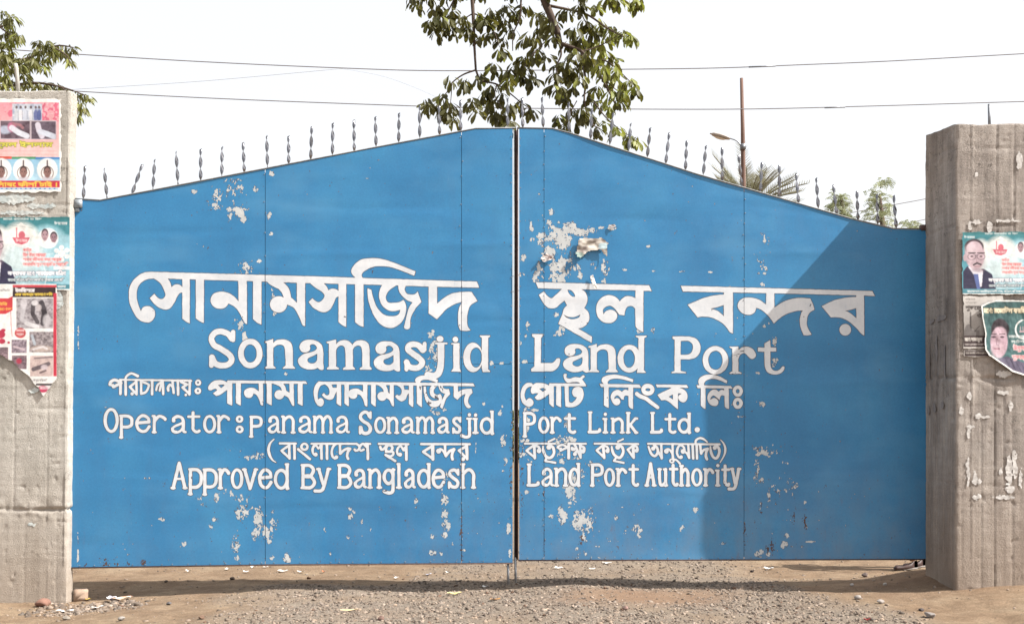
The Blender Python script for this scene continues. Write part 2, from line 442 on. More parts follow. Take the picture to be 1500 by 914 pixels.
# ---------------------------------------------------------------- gate
GL = thing('gate_leaf', (pt(105, 830).x, 0, .25), 'left leaf of the blue steel gate, lettered Sonamasjid and Operator, beside the grey poster pillar', 'gate', 'leaves of the port gate')
GR = thing('gate_leaf', (pt(1353, 820).x, 0, .30), 'right leaf of the blue steel gate, lettered Land Port, partly in shadow', 'gate', 'leaves of the port gate')
def gh(X, Z):                                        # gentle oil-canning of the thin sheet (metres, towards the camera)
    X = np.asarray(X, float); Z = np.asarray(Z, float)
    h = .0046*vn(X*.9+3, Z*1.9, 70)+.0028*vn(X*1.3, Z*4.2+5, 71)+.0007*vn(X*2.5, Z*10, 72)
    for cx_, hw_, py_, sl_, am_ in ((820, 75, 438, .02, .0022), (930, 60, 322, .06, -.002), (700, 60, 356, -.03, .002), (560, 130, 305, .05, -.0018), (480, 110, 372, .03, .002), (240, 110, 340, .02, -.002), (300, 120, 700, -.02, .0018), (560, 110, 620, .01, .0018), (720, 50, 470, .04, -.002), (1170, 80, 372, .03, .0022), (1160, 70, 308, .05, -.0018), (1230, 100, 560, -.02, .0018), (1000, 90, 720, .02, .0018), (860, 90, 560, -.03, .0016), (450, 110, 745, .02, -.0018), (1250, 90, 690, .02, -.0018), (180, 70, 560, 0, .0018), (940, 120, 500, .02, -.0014)):
        X0 = (cx_-750)/S; Z0 = EYE+(HY-py_)/S; h = h+am_*np.exp(-((Z-Z0+sl_*(X-X0)+.02*np.sin(X*3+cx_))/.042)**2-((X-X0)/(hw_/S))**2)
    return h
def on_gate(V, off):
    X = (V[:, 0]-750)/S; Z = EYE+(HY-V[:, 1])/S
    return np.stack([X, -gh(X, Z)-off, Z], -1)
TOPL = ([100, 147, 580, 697, 760], [290.5, 293, 210, 188, 187.3]); TOPR = ([750, 809, 836, 1020, 1245, 1308, 1360], [187.3, 188, 195, 254.5, 319.5, 334.5, 335.5])
BOTL = ([100, 388, 754], [831.5, 827, 824.5]); BOTR = ([758, 1000, 1353], [820.5, 820, 819])
def sheet(leaf, x0, x1, top, bot, y0=None, y1=None, n=''):
    nx = max(int((x1-x0)/6), 2); u = np.linspace(x0, x1, nx); v = np.linspace(0, 1, 280 if y0 is None else 140)
    U, Vv = np.meshgrid(u, v); T = np.interp(U, *top)+1.6; B = np.interp(U, *bot)-1.0
    if y0 is not None: T = np.full_like(T, y0)
    if y1 is not None: B = np.full_like(B, y1)
    Yp = T+(B-T)*Vv
    if x0 < 112: U = U - (U-x1)/(x0-x1)*np.clip((Yp-291)/540, 0, 1)*5
    W = on_gate(np.stack([U.ravel(), Yp.ravel()], -1), 0)
    g = gridF(nx, len(v))[:, ::-1]; nV = len(W)
    back = W.copy(); back[:, 1] += .003
    a = np.arange(nV).reshape(len(v), nx); ed = np.concatenate([a[0, :], a[1:, -1], a[-1, ::-1][1:], a[::-1, 0][1:]]); m = len(ed)
    sides = np.array([(i, i+1, i+1+m, i+m) for i in range(m-1)])+2*nV
    return mk('sheet_panel', np.concatenate([W, back, W[ed], back[ed]]), np.concatenate([g, g[:, ::-1]+nV, sides]), M_BLUE, leaf, smooth=True)
for a in ((106, 388.0, None, None), (388.9, 675.6, None, None), (676.4, 750.8, None, 533.2), (676.4, 750.8, 533.8, None)):
    sheet(GL, a[0], a[1], TOPL, BOTL, a[2], a[3])
for a in ((760.6, 796.6, None, 531.4), (760.6, 796.6, 532.0, None), (797.3, 1089.6, None, None), (1090.4, 1358.0, None, None)):
    sheet(GR, a[0], a[1], TOPR, BOTR, a[2], a[3])
def bar_px(leaf, name, pts, wpx, y0, y1, m, label=None):
    """flat bar following pixels pts, wpx wide, from depth y0 to y1"""
    P_ = np.array(pts, float); V = []; F = []
    for i, p in enumerate(P_):
        t_ = P_[min(i+1, len(P_)-1)]-P_[max(i-1, 0)]; t_ /= np.hypot(*t_); nn = np.array([-t_[1], t_[0]])*wpx/2
        for (q, yy) in ((p-nn, y0), (p+nn, y0), (p+nn, y1), (p-nn, y1)):
            V.append(((q[0]-750)/S, yy, EYE+(HY-q[1])/S))
    for i in range(len(P_)-1):
        for k in range(4): F.append((i*4+k, i*4+(k+1) % 4, i*4+4+(k+1) % 4, i*4+4+k))
    F.append((3, 2, 1, 0)); n = 4*(len(P_)-1); F.append((n, n+1, n+2, n+3))
    return mk(name, V, F, m, leaf, label=label)
bar_px(GL, 'edge_bar', [(110, 291), (147, 293.2), (388, 247), (580, 210.2), (697, 188.3), (755, 187.5)], 1.1, -.008, .035, M_EDGE)
bar_px(GR, 'edge_bar', [(757.6, 187.4), (809, 188.2), (836, 195.2), (1020, 254.7), (1245, 319.7), (1308, 334.7), (1355, 335.4)], 1.1, -.008, .035, M_EDGE)
bar_px(GL, 'edge_bar', [(752.4, 188.5), (753.0, 533), (753.4, 825)], 1.0, -.003, .04, M_BARE)
bar_px(GR, 'edge_bar', [(758.2, 188.5), (758.4, 820)], 1.8, .002, .05, M_RUST)
bar_px(GR, 'meeting_strip', [(756, 189), (756, 819)], 6.5, .055, .062, M_RUST)
bar_px(GL, 'bottom_rail', [(103, 831.5), (388, 827.3), (752, 824.8)], 1.6, -.010, .05, M_RUST)
bar_px(GR, 'bottom_rail', [(759, 820.6), (1000, 820), (1355, 819)], 1.6, -.010, .05, M_RUST)
for leaf, xs_, top, bot in ((GL, (114, 388.4, 532, 676, 745), TOPL, BOTL), (GR, (768, 797, 943, 1090, 1345), TOPR, BOTR)):
    for x in xs_: bar_px(leaf, 'frame_post', [(x, np.interp(x, *top)+6), (x, np.interp(x, *bot)-6)], 7, .010, .055, M_FRAME)
for leaf, x0, x1, yl in ((GL, 112, 750, (330, 533, 700, 818)), (GR, 762, 1350, (345, 532, 700, 812))):
    for y in yl: bar_px(leaf, 'frame_rail', [(x0, y), (x1, y)], 7, .0115, .054, M_FRAME)
# drop bolts
for leaf, x, y0, y1 in ((GL, 744.2, 822, 856), (GR, 755.0, 816, 853)):
    mk('drop_bolt', *tube([pt(x, y0, .02), pt(x+.4, y1, .02)], .0125, 8), M_DARKSTEEL, leaf)
mk('hinge_bracket', *join([box(pt(110, 0).x, pt(121, 0).x, -.03, .02, pt(0, 305).z, pt(0, 293).z), box(pt(111, 0).x, pt(117, 0).x, -.022, .02, pt(0, 311).z, pt(0, 305.4).z)]), M_BARE, GL, label='bent grey steel bracket at the top corner')
mk('hinge_bracket', *box(pt(1349, 0).x, pt(1359, 0).x, -.012, .05, pt(0, 338).z, pt(0, 329.5).z), M_RUST, GR, label='rusty brown hinge block at the top corner')
# screw heads along the seams and edges
def screws(leaf, L_):
    V = []; F = []
    for x, y in L_:
        p = pt(x, y); yy = -float(gh(p.x, p.z)); n = len(V); r = .0062
        for k in range(6): V.append((p.x+r*math.cos(k*1.047), yy-.001, p.z+r*math.sin(k*1.047)))
        for k in range(6): V.append((p.x+.6*r*math.cos(k*1.047), yy-.005, p.z+.6*r*math.sin(k*1.047)))
        for k in range(6): F.append((n+k, n+(k+1) % 6, n+6+(k+1) % 6, n+6+k))
        F.append(tuple(n+6+k for k in range(6)))
    o = mk('screw_head', V, F, M_DARKSTEEL, leaf, kind='stuff')
rs = random.Random(3)
screws(GL, [(749+rs.uniform(-.6, .6), 200+17.5*i+rs.uniform(-4, 4)) for i in range(35)]+[(387+rs.uniform(-1.6, 3), 262+29*i+rs.uniform(-9, 9)) for i in range(19)]+[(675+rs.uniform(-1.6, 3), 205+31*i+rs.uniform(-9, 9)) for i in range(20)]+[(120+19*i+rs.uniform(-5, 5), np.interp(120+19*i, *BOTL)-3) for i in range(33)])
screws(GR, [(762+rs.uniform(-.6, .6), 200+18*i+rs.uniform(-4, 4)) for i in range(34)]+[(797+rs.uniform(-1.6, 2), 205+19*i+rs.uniform(-6, 6)) for i in range(32)]+[(1090+rs.uniform(-1.6, 2), 290+17*i+rs.uniform(-6, 6)) for i in range(30)]+[(775+23*i+rs.uniform(-5, 5), np.interp(775+23*i, *BOTR)-3) for i in range(25)])
# twisted spikes
def spike_mesh(seed):
    g = random.Random(seed); n = 44; H = .315; V = []; F = []; ph = g.uniform(-.25, .25)
    for i in range(n+1):
        t = i/n; a = math.pi/2+t*math.pi*2.42+ph; z = t*H
        wd = .0178*min(1, .3+5*t) if t < .86 else .0178*(1-.35*(t-.86)/.14)
        th = .0026; zz = z + (0.014 if i == n else 0)
        for (u, v) in ((-wd, -th), (wd, -th), (wd, th), (-wd, th)):
            ez = -u*.55 if i == n else 0
            V.append((u*math.cos(a)-v*math.sin(a), u*math.sin(a)+v*math.cos(a), zz+ez))
    for i in range(n):
        for k in range(4): F.append((i*4+k, i*4+(k+1) % 4, i*4+4+(k+1) % 4, i*4+4+k))
    F += [(3, 2, 1, 0), (4*n, 4*n+1, 4*n+2, 4*n+3)]
    return raw_mesh('spike', V, F, [M_SPIKE], smooth=False)
SM = [spike_mesh(i) for i in range(5)]
SPK = [(122, 123), (157, 156), (193, 207), (224, 224), (261, 261), (294, 294), (325, 324), (358, 357), (392, 392), (423, 423), (455, 456), (487, 487), (519, 519), (551, 551), (584, 584), (615, 615), (644, 643), (675, 674), (744, 744), (766, 766), (796, 795), (834, 834), (865, 868), (893, 897), (921, 923), (948, 953), (975, 981), (1004, 1007), (1030, 1034), (1058, 1057), (1087, 1081), (1114, 1114), (1142, 1140), (1170, 1168), (1199, 1196), (1226, 1223), (1257, 1252), (1286, 1285), (1313, 1312)]
for i, (xb, xt) in enumerate(SPK):
    leaf, top = (GL, TOPL) if xb < 756 else (GR, TOPR)
    p = pt(xb, np.interp(xb, *top)+1, .012); o = bpy.data.objects.new('spike', SM[i % 5]); C.objects.link(o)
    o.parent = leaf; o.location = p-leaf.location
    o.rotation_euler = (rs.uniform(-.12, .12), math.atan((xt-xb)/44)+rs.uniform(-.035, .035), rs.uniform(-.7, .7)); s_ = rs.uniform(.9, 1.08)
    o.scale = (1, 1, s_)

# ---------------------------------------------------------------- the painted words (traced as brush shapes on the steel)
WORDS = []
def word(leaf, text, sh, worn=None): WORDS.append((leaf, text, sh, worn))
def V_(s, x1, x2, yt, yl, yr):                      # upright with the slanted brush foot
    wd = x2-x1; s.C([(x1, yt, 1), (x2, yt, 1), (x2, yr, 1), (x2-.45*wd, yr-.28*(yr-yl)-2), (x1, yl, 1)])

# -- line 1, left
s = Shape().T(180, 370, 5.357)
s.P([(230, 152), (1500, 188), (2778, 228), (2795, 275), (2400, 266), (1888, 250), (1400, 238), (1125, 228), (635, 213), (355, 205), (230, 203)])
s.C([(230, 152, 1), (160, 160), (100, 200), (60, 255), (47, 320), (52, 390), (75, 450), (110, 510), (150, 540), (200, 548), (235, 530), (253, 490), (245, 450), (215, 425), (185, 422), (158, 432), (142, 460, 1), (122, 410), (108, 350), (112, 290), (135, 245), (180, 213), (240, 203, 1)])
def sa(s, dx, dy, k=1):
    s.C([(a+dx, b+dy, *c) for a, b, *c in [(240, 203, 1), (290, 235), (320, 285), (334, 330), (318, 360), (290, 363), (262, 342), (247, 322, 1), (211, 358, 1), (245, 400), (285, 432), (330, 447), (368, 438), (398, 402), (425, 350), (447, 318), (468, 313, 1), (468, 272, 1), (445, 253), (410, 252), (382, 272, 1), (372, 235), (350, 200, 1)]])
sa(s, 0, 0); V_(s, 467, 525, 200, 518, 554); V_(s, 573, 636, 205, 515, 552); V_(s, 1022, 1088, 220, 522, 566)
s.C([(906, 215, 1), (972, 218, 1), (975, 562, 1), (955, 550), (930, 500), (905, 455), (870, 420), (828, 400, 1), (805, 430), (765, 441), (720, 430), (692, 395), (692, 355), (715, 322), (760, 308), (810, 312), (860, 335), (908, 382, 1)])
s.C([(1128, 225, 1), (1165, 258), (1220, 285), (1250, 320), (1262, 348, 1), (1290, 408, 1), (1340, 432), (1375, 485), (1400, 545), (1412, 570), (1430, 577, 1), (1430, 236, 1), (1366, 234, 1), (1366, 395, 1), (1345, 375), (1320, 352, 1), (1312, 310), (1290, 265), (1250, 228, 1)])
s.E(1222, 407, 67, 64)
s.T(440, 370, 5.357)
s.C([(70, 235, 1), (120, 275), (170, 310), (190, 338), (175, 370), (150, 388), (125, 385), (95, 358, 1), (65, 388, 1), (100, 430), (150, 460), (195, 467), (235, 445), (260, 400), (280, 355), (302, 345, 1), (302, 302, 1), (275, 286), (245, 284), (220, 296, 1), (205, 265), (175, 235, 1)])
V_(s, 300, 360, 238, 545, 584); V_(s, 430, 496, 245, 548, 584)
s.C([(450, 210, 1), (410, 175), (400, 140), (425, 95), (480, 55), (550, 45), (630, 50), (720, 75), (820, 115), (902, 147, 1), (893, 181, 1), (800, 145), (720, 118), (640, 106), (570, 112), (510, 140), (485, 165), (482, 185), (495, 210, 1)])
s.C([(527, 280, 1), (557, 293, 1), (570, 350), (595, 420), (640, 475), (690, 498), (740, 498), (775, 480), (785, 447, 1), (750, 458), (700, 455), (650, 425), (622, 370), (620, 310), (645, 245, 1), (765, 250, 1), (710, 285), (680, 320), (670, 355), (685, 388), (720, 395), (770, 390), (808, 372, 1), (825, 400), (830, 440), (820, 500), (790, 550), (740, 585), (690, 590), (640, 570), (590, 515), (550, 430), (530, 350)])
s.C([(765, 245, 1), (830, 250, 1), (818, 290), (835, 322), (870, 330), (900, 325), (920, 305, 1), (950, 388, 1), (910, 430), (880, 480), (862, 530), (862, 580), (850, 598), (830, 600), (815, 588), (820, 560), (835, 490), (855, 430), (880, 390, 1), (840, 375), (800, 340), (775, 300)])
s.C([(1007, 255, 1), (1072, 258, 1), (1073, 400, 1), (1120, 360), (1180, 325), (1250, 310), (1320, 308), (1345, 310, 1), (1390, 380, 1), (1340, 410), (1315, 460), (1308, 530), (1315, 580), (1335, 608, 1), (1300, 615), (1255, 608, 1), (1240, 570), (1238, 500), (1245, 440), (1270, 385, 1), (1210, 405), (1150, 440), (1110, 480), (1072, 523, 1), (1007, 478, 1)])
word(GL, 'সোনামসজিদ', s)
# -- line 1, right
s = Shape().T(770, 370, 5.357)
s.P([(80, 232), (968, 258), (988, 302), (860, 297), (580, 290), (290, 285), (97, 278)])
s.C([(103, 332, 1), (145, 305, 1), (168, 338), (200, 358), (235, 335), (290, 280, 1), (335, 280, 1), (320, 340), (305, 375, 1), (270, 405), (240, 430), (205, 438), (165, 425), (130, 380)])
s.C([(285, 280, 1), (420, 280, 1), (462, 305), (483, 345), (480, 395), (460, 435, 1), (490, 465), (500, 510), (485, 555), (450, 585), (412, 596, 1), (521, 660, 1), (517, 707, 1), (257, 558, 1), (290, 478, 1), (300, 440), (325, 415, 1), (305, 375, 1)])
s.C([(328, 290, 1), (360, 298), (384, 328), (388, 347, 1), (365, 345), (340, 322)], -1)
s.C([(292, 480, 1), (325, 500), (360, 507), (400, 500), (430, 485, 1), (415, 510), (370, 523), (320, 510)], -1)
s.C([(862, 290, 1), (862, 360, 1), (830, 345), (790, 343), (760, 360), (738, 385, 1), (715, 355), (680, 338), (640, 335), (590, 360), (558, 410), (555, 460), (570, 510), (610, 545), (660, 553), (700, 535), (718, 500), (705, 465), (670, 450), (630, 460), (610, 487, 1), (607, 450), (630, 425), (665, 417), (700, 440), (735, 487, 1), (775, 492, 1), (780, 455), (800, 425), (835, 420), (860, 440, 1), (862, 580, 1), (885, 605), (922, 625, 1), (924, 290, 1)])
word(GR, 'স্থল', s)
s = Shape().T(1000, 370, 5)
s.P([(-13, 244), (1390, 282), (1408, 318), (1270, 312), (615, 297), (300, 291), (3, 285)])
s.C([(302, 285, 1), (368, 290, 1), (368, 592, 1), (345, 580), (320, 545), (275, 505), (210, 475), (150, 468), (110, 475, 1), (38, 383, 1), (150, 335), (230, 315), (302, 307, 1)])
s.C([(302, 383, 1), (303, 467, 1), (260, 430), (205, 410, 1), (250, 400)], -1)
s.C([(612, 290, 1), (670, 293, 1), (672, 403, 1), (730, 365), (800, 340), (870, 332), (935, 337, 1), (955, 380), (965, 418, 1), (930, 440), (912, 480), (912, 540), (943, 600, 1), (915, 605), (885, 605, 1), (865, 550), (858, 490), (873, 422, 1), (820, 430), (750, 455), (700, 490), (668, 518, 1), (630, 465), (580, 420), (540, 405, 1), (525, 440), (490, 455), (440, 445), (408, 410), (405, 375), (425, 345), (470, 330), (530, 335), (575, 355), (612, 383, 1)])
s.C([(1272, 305, 1), (1328, 308, 1), (1330, 607, 1), (1310, 595), (1270, 550), (1210, 500), (1150, 475), (1085, 475, 1), (1020, 393, 1), (1110, 350), (1200, 330), (1272, 326, 1)])
s.C([(1272, 405, 1), (1273, 482, 1), (1230, 445), (1187, 425, 1), (1230, 418)], -1); s.E(1190, 565, 42)
word(GR, 'বন্দর', s)

# -- Latin letters
def glyph(s, ch, x0, x1, yx, yb, w, ya=None, yd=None, big=False):
    h = w/2; f = w*(.55 if big else .72)
    def U(u, v): return (x0+h+(x1-x0-w)*u, yx+h+(yb-yx-w)*v)
    def st(wd, *p): s.S(wd, *[U(*q) for q in p])
    def ln(wd, *p): s.L(wd, *[U(*q) for q in p])
    fx = f/2
    def foot(xc, hw, y): s.L(f, (xc-hw+fx, y), (xc+hw-fx, y))
    W = x1-x0; sw = w*.95
    if ch in 'on0O':
        pass
    if ch in 'oO': s.E((x0+x1)/2, (yx+yb)/2, W/2, (yb-yx)/2, W/2-w, (yb-yx)/2-w*.9)
    elif ch == 'n':
        xs1 = x0+sw*.95; xs2 = x1-sw*.95
        s.L(w, (xs1, yx+h*1.0), (xs1, yb-fx)); s.L(f, (x0+fx, yx+fx), (xs1, yx+fx)); foot(xs1, sw*.95, yb-fx); foot(xs2, sw*.95, yb-fx)
        s.S(w, (xs1, yx+(yb-yx)*.3), (xs1+(xs2-xs1)*.35, yx+h+(yb-yx)*.03), (xs1+(xs2-xs1)*.72, yx+h), (xs2, yx+(yb-yx)*.28), (xs2, yx+(yb-yx)*.6), (xs2, yb-fx))
    elif ch == 'h':
        xs1 = x0+sw*.85; xs2 = x1-sw*.8
        s.L(w, (xs1, ya+h), (xs1, yb-fx)); foot(xs1, sw*.85, ya+fx); foot(xs1, sw*.9, yb-fx); foot(xs2, sw*.85, yb-fx)
        s.S(w, (xs1, yx+(yb-yx)*.3), (xs1+(xs2-xs1)*.4, yx+h), (xs1+(xs2-xs1)*.72, yx+h), (xs2, yx+(yb-yx)*.28), (xs2, yx+(yb-yx)*.6), (xs2, yb-fx))
    elif ch == 'u':
        xs1 = x0+sw*.85; xs2 = x1-sw*.85
        s.S(w, (xs1, yx+fx), (xs1, yx+(yb-yx)*.5), (xs1+(xs2-xs1)*.12, yb-h*1.6), ((xs1+xs2)/2, yb-h), (xs2, yb-(yb-yx)*.22)); s.L(w, (xs2, yx+fx), (xs2, yb-fx))
        foot(xs1, sw*.85, yx+fx); foot(xs2-w*.2, sw*.8, yx+fx); s.L(f, (xs2, yb-fx), (x1-fx, yb-fx))
    elif ch == 'm':
        xa, xb, xc = x0+sw*.85, (x0+x1)/2, x1-sw*.85
        s.L(w, (xa, yx+h), (xa, yb-fx)); s.L(f, (x0+fx, yx+fx), (xa, yx+fx))
        for q in (xa, xb, xc): foot(q, sw*.8, yb-fx)
        for p, q in ((xa, xb), (xb, xc)):
            s.S(w, (p, yx+(yb-yx)*.32), (p+(q-p)*.4, yx+h), (p+(q-p)*.75, yx+h), (q, yx+(yb-yx)*.3), (q, yx+(yb-yx)*.6), (q, yb-fx))
    elif ch == 'a':
        bw = w*.78
        s.E(*U(.13, .27), w*.62)
        st(w, (.10, .28), (.14, .12), (.42, 0), (.72, .07), (.86, .3), (.86, .75)); s.L(w, U(.86, .3), U(.86, .86)); st(bw, (.86, .8), (.9, .97), (1.04, 1.0))
        st(bw, (.84, .40), (.58, .50), (.25, .62), (.04, .78), (.10, .96), (.36, 1.02), (.64, .92), (.84, .7))
        st(w, (.04, .78), (.10, .94), (.34, 1.0))
    elif ch == 'e':
        st(w, (.06, .45), (.95, .40)); st(w, (.96, .40), (.9, .16), (.6, 0), (.32, .03), (.06, .28), (0, .55), (.12, .85), (.42, 1.0), (.72, .95), (.97, .70))
    elif ch == 's':
        st(w, (.93, .16), (.72, .02), (.42, 0), (.12, .10), (.10, .28), (.42, .45), (.82, .60), (.97, .78), (.80, .97), (.45, 1.0), (.18, .92), (.06, .78))
        ln(w*.72, (1.0, -.03), (1.0, .26)); ln(w*.72, (0, .72), (0, 1.04))
    elif ch == 'S':
        st(w, (.90, .20), (.72, .04), (.42, 0), (.10, .12), (.06, .28), (.35, .44), (.75, .56), (1.0, .76), (.85, .95), (.48, 1.0), (.20, .93), (.08, .72))
        ln(w*.72, (1.0, .01), (1.0, .28)); ln(w*.75, (0, .70), (0, 1.0))
    elif ch == 'd':
        xs = x1-sw*.75; s.L(w, (xs, ya+h), (xs, yb-fx)); foot(xs-.1*w, sw*.75, ya+fx); s.L(f, (xs, yb-fx), (x1-fx, yb-fx))
        s.E((x0+xs+h)/2, (yx+yb)/2, (xs+h-x0)/2, (yb-yx)/2, (xs+h-x0)/2-w, (yb-yx)/2-w)
    elif ch in 'pP':
        yl = yd if yd else yb; bb = yb if ch == 'p' else yx+(yb-yx)*.56
        if ch == 'P' and yd: bb = yb
        xs = x0+sw*.75; s.L(w, (xs, yx+h), (xs, yl-fx)); s.L(f, (x0+fx, yx+fx), (xs, yx+fx)); foot(xs-.05*w, sw*.8, yl-fx)
        s.S(w, (xs, yx+h), (x1-W*.42, yx+h), (x1-h*1.5, yx+(bb-yx)*.25), (x1-h, (yx+bb)/2), (x1-h*1.5, yx+(bb-yx)*.76), (x1-W*.42, bb-h), (xs, bb-h))
    elif ch == 'B':
        xs = x0+sw*.85; m_ = (yx+yb)/2-h*.2; s.L(w, (xs, yx+h), (xs, yb-h)); s.L(f, (x0+fx, yx+fx), (xs, yx+fx)); s.L(f, (x0+fx, yb-fx), (xs, yb-fx))
        s.S(w, (xs, yx+h), (x1-W*.4, yx+h*1.05), (x1-h*1.6, yx+(m_-yx)*.5), (x1-W*.38, m_), (xs, m_)); s.S(w, (xs, m_), (x1-W*.36, m_), (x1-h, (m_+yb)/2), (x1-W*.36, yb-h), (xs, yb-h))
    elif ch == 'A':
        s.L(w, (x0+sw*.9, yb-fx), ((x0+x1)/2, yx+h*.8), (x1-sw*.9, yb-fx)); foot(x0+sw*.85, sw*.85, yb-fx); foot(x1-sw*.85, sw*.85, yb-fx)
        yc = yx+(yb-yx)*.62; s.L(w*.7, (x0+W*.3, yc), (x1-W*.3, yc))
    elif ch in 'LTl':
        if ch == 'L':
            xs = x0+sw*.95; s.L(w, (xs, yx+h), (xs, yb-h)); foot(xs, sw*.85, yx+fx); s.S(w, (x0+h, yb-h), (x1-W*.35, yb-h), (x1-W*.12, yb-h*1.6), (x1-h*.9, yb-(yb-yx)*.17))
        else:
            xs = (x0+x1)/2; s.L(w, (xs, yx+h), (xs, yb-fx)); foot(xs-.1*w, sw*.7, yx+fx); foot(xs, W/2, yb-fx)
    elif ch in 'ij':
        xs = (x0+x1)/2 if ch == 'i' else x1-sw*.65
        s.E(xs, ya, w*.56)
        if ch == 'i': s.L(w, (xs, yx+h), (xs, yb-fx)); foot(xs-.15*w, W/2-.1*w, yx+fx); foot(xs, W/2, yb-fx)
        else: s.S(w, (xs, yx+h), (xs, yb-(yb-yx)*.2), (xs-.1*w, yd-(yd-yx)*.12), (xs-W*.35, yd-h), (x0+h, yd-h*2.1)); foot(xs-.1*w, w*1.0, yx+fx)
    elif ch == 'r':
        xs = x0+sw*.95; s.L(w, (xs, yx+h), (xs, yb-fx)); foot(xs, sw*.9, yb-fx); s.L(f, (x0+fx, yx+fx), (xs, yx+fx))
        s.S(w, (xs, yx+(yb-yx)*.36), (xs+(x1-xs)*.30, yx+h*1.3), (xs+(x1-xs)*.55, yx+h), (x1-h*1.2, yx+h+(yb-yx)*.12), (x1-h*1.05, yx+h+(yb-yx)*.16))
    elif ch == 't':
        xs = x0+W*.45; s.S(w, (xs, ya+h), (xs, (yx+yb)/2), (xs, yb-(yb-yx)*.25), (xs+(x1-xs)*.3, yb-h*1.1), (x1-W*.2, yb-h), (x1-h, yb-(yb-yx)*.14)); s.L(w*.85, (x0+h, yx), (x1-h, yx))
    elif ch == 'k':
        xs = x0+sw*.85; s.L(w, (xs, ya+h), (xs, yb-fx)); foot(xs, sw*.85, ya+fx); foot(xs, sw*.9, yb-fx)
        s.L(w*.8, (xs, yx+(yb-yx)*.62), (x1-w, yx+fx)); s.L(w, (xs+w*.6, yx+(yb-yx)*.42), (x1-w*.8, yb-fx)); foot(x1-sw*.75, sw*.7, yx+fx); foot(x1-sw*.75, sw*.8, yb-fx)
    elif ch == 'v':
        xm = (x0+x1)/2; s.L(w, (x0+w*.85, yx+fx), (xm, yb-h), (x1-w*.85, yx+fx)); foot(x0+sw*.8, sw*.8, yx+fx); foot(x1-sw*.8, sw*.8, yx+fx)
    elif ch == 'y':
        xm = x0+W*.42; s.L(w, (x0+w*.85, yx+fx), (xm+W*.05, yb-h)); s.S(w, (x1-w*.9, yx+fx), (xm+W*.12, yb-(yb-yx)*.05), (xm-W*.06, yd-h*1.3), (x0-W*.06, yd-h)); foot(x0+sw*.8, sw*.8, yx+fx); foot(x1-sw*.8, sw*.8, yx+fx)
    elif ch == 'g':
        xs = x1-sw*.75; s.E((x0+xs+h)/2, (yx+yb)/2, (xs+h-x0)/2, (yb-yx)/2, (xs+h-x0)/2-w, (yb-yx)/2-w); foot(x1-sw*.55, sw*.6, yx+fx)
        s.S(w, (xs, yx+fx), (xs, (yb+yx)/2), (xs, yb), (xs-w*.2, yd-(yd-yb)*.3), (xs-W*.35, yd-h), (x0+h, yd-h*2))

# big English line
s = Shape().T(290, 480, 6.818)
s.S(57, (340, 110), (300, 62), (235, 38), (172, 52), (136, 105), (160, 170), (230, 212), (300, 258), (338, 312), (308, 362), (240, 378), (175, 358), (140, 295)); s.L(42, (352, 42), (352, 122)); s.L(44, (134, 295), (134, 378))
s.E(523, 257, 122, 147, 65, 92)
def big_n(s, x, y, k=1.0, ky=1.0):
    f = lambda P_: [((a-668)*k+x, (b-115)*ky+y, *c) for a, b, *c in P_]
    s.P(f([(668, 150), (668, 138), (752, 112), (752, 380), (775, 397), (775, 407), (668, 407), (668, 397), (690, 380), (690, 152)]))
    s.C(f([(745, 165, 1), (770, 135), (805, 120), (865, 118), (922, 145), (945, 205), (948, 375, 1), (970, 400, 1), (970, 408, 1), (848, 408, 1), (848, 400, 1), (876, 375, 1), (870, 225), (855, 182), (820, 168), (780, 178), (745, 210, 1)]))
def big_a(s, x, y, k=1.0, ky=1.0):
    f = lambda P_: [((a-1000)*k+x, (b-120)*ky+y, *c) for a, b, *c in P_]
    s.C(f([(1015, 200), (1025, 160), (1060, 130), (1115, 120), (1180, 130), (1230, 165), (1250, 220), (1252, 340), (1256, 400), (1250, 418), (1225, 420), (1195, 400, 1), (1150, 415), (1090, 415), (1030, 390), (1000, 345), (1010, 300), (1060, 262), (1130, 245), (1175, 225), (1190, 200), (1170, 172), (1140, 165), (1118, 178), (1122, 205), (1110, 230), (1075, 247), (1035, 238)]))
    s.C(f([(1192, 258, 1), (1145, 283), (1100, 305), (1095, 335), (1120, 355), (1160, 355), (1188, 330), (1192, 300)]), -1)
big_n(s, 668, 115); big_a(s, 1000, 120)
# m
s.P([(1285, 150), (1285, 140), (1380, 118), (1380, 385), (1408, 402), (1408, 415), (1288, 415), (1288, 402), (1308, 388), (1308, 160)])
for d in (0, 167):
    s.C([(1374+d, 175, 1), (1400+d, 143), (1435+d, 128), (1480+d, 126), (1520+d, 145), (1545+d, 195), (1548+d, 385, 1), (1568+d, 405, 1), (1568+d, 418, 1), (1450+d, 418, 1), (1450+d, 405, 1), (1475+d, 388, 1), (1472+d, 230), (1455+d, 185), (1425+d, 178), (1395+d, 195), (1374+d, 235, 1)])
big_a(s, 1758, 135, 1.02); s.T(510, 480, 6.818)
s.S(57, (745, 225), (705, 180), (655, 165), (608, 180), (600, 220), (650, 262), (705, 300), (740, 345), (710, 392), (655, 402), (605, 385), (585, 345)); s.L(36, (764, 158), (764, 220)); s.L(40, (583, 335), (583, 415))
s.E(918, 112, 33, 31); s.P([(893, 163), (960, 163), (960, 300), (893, 300)]); s.S(65, (926, 290), (926, 340), (920, 400), (900, 455), (855, 482), (795, 470)); s.L(18, (876, 157), (985, 157))
s.E(1072, 117, 28, 28); s.P([(1050, 163), (1112, 163), (1112, 420), (1050, 420)]); s.L(16, (1036, 161), (1106, 161)); s.P([(1050, 400), (1112, 400), (1125, 437), (1028, 437)])
s.E(1248, 296, 98, 146); s.P([(1277+60*math.cos(a*.2094), 297+101*math.sin(a*.2094)) for a in range(30)], -1)
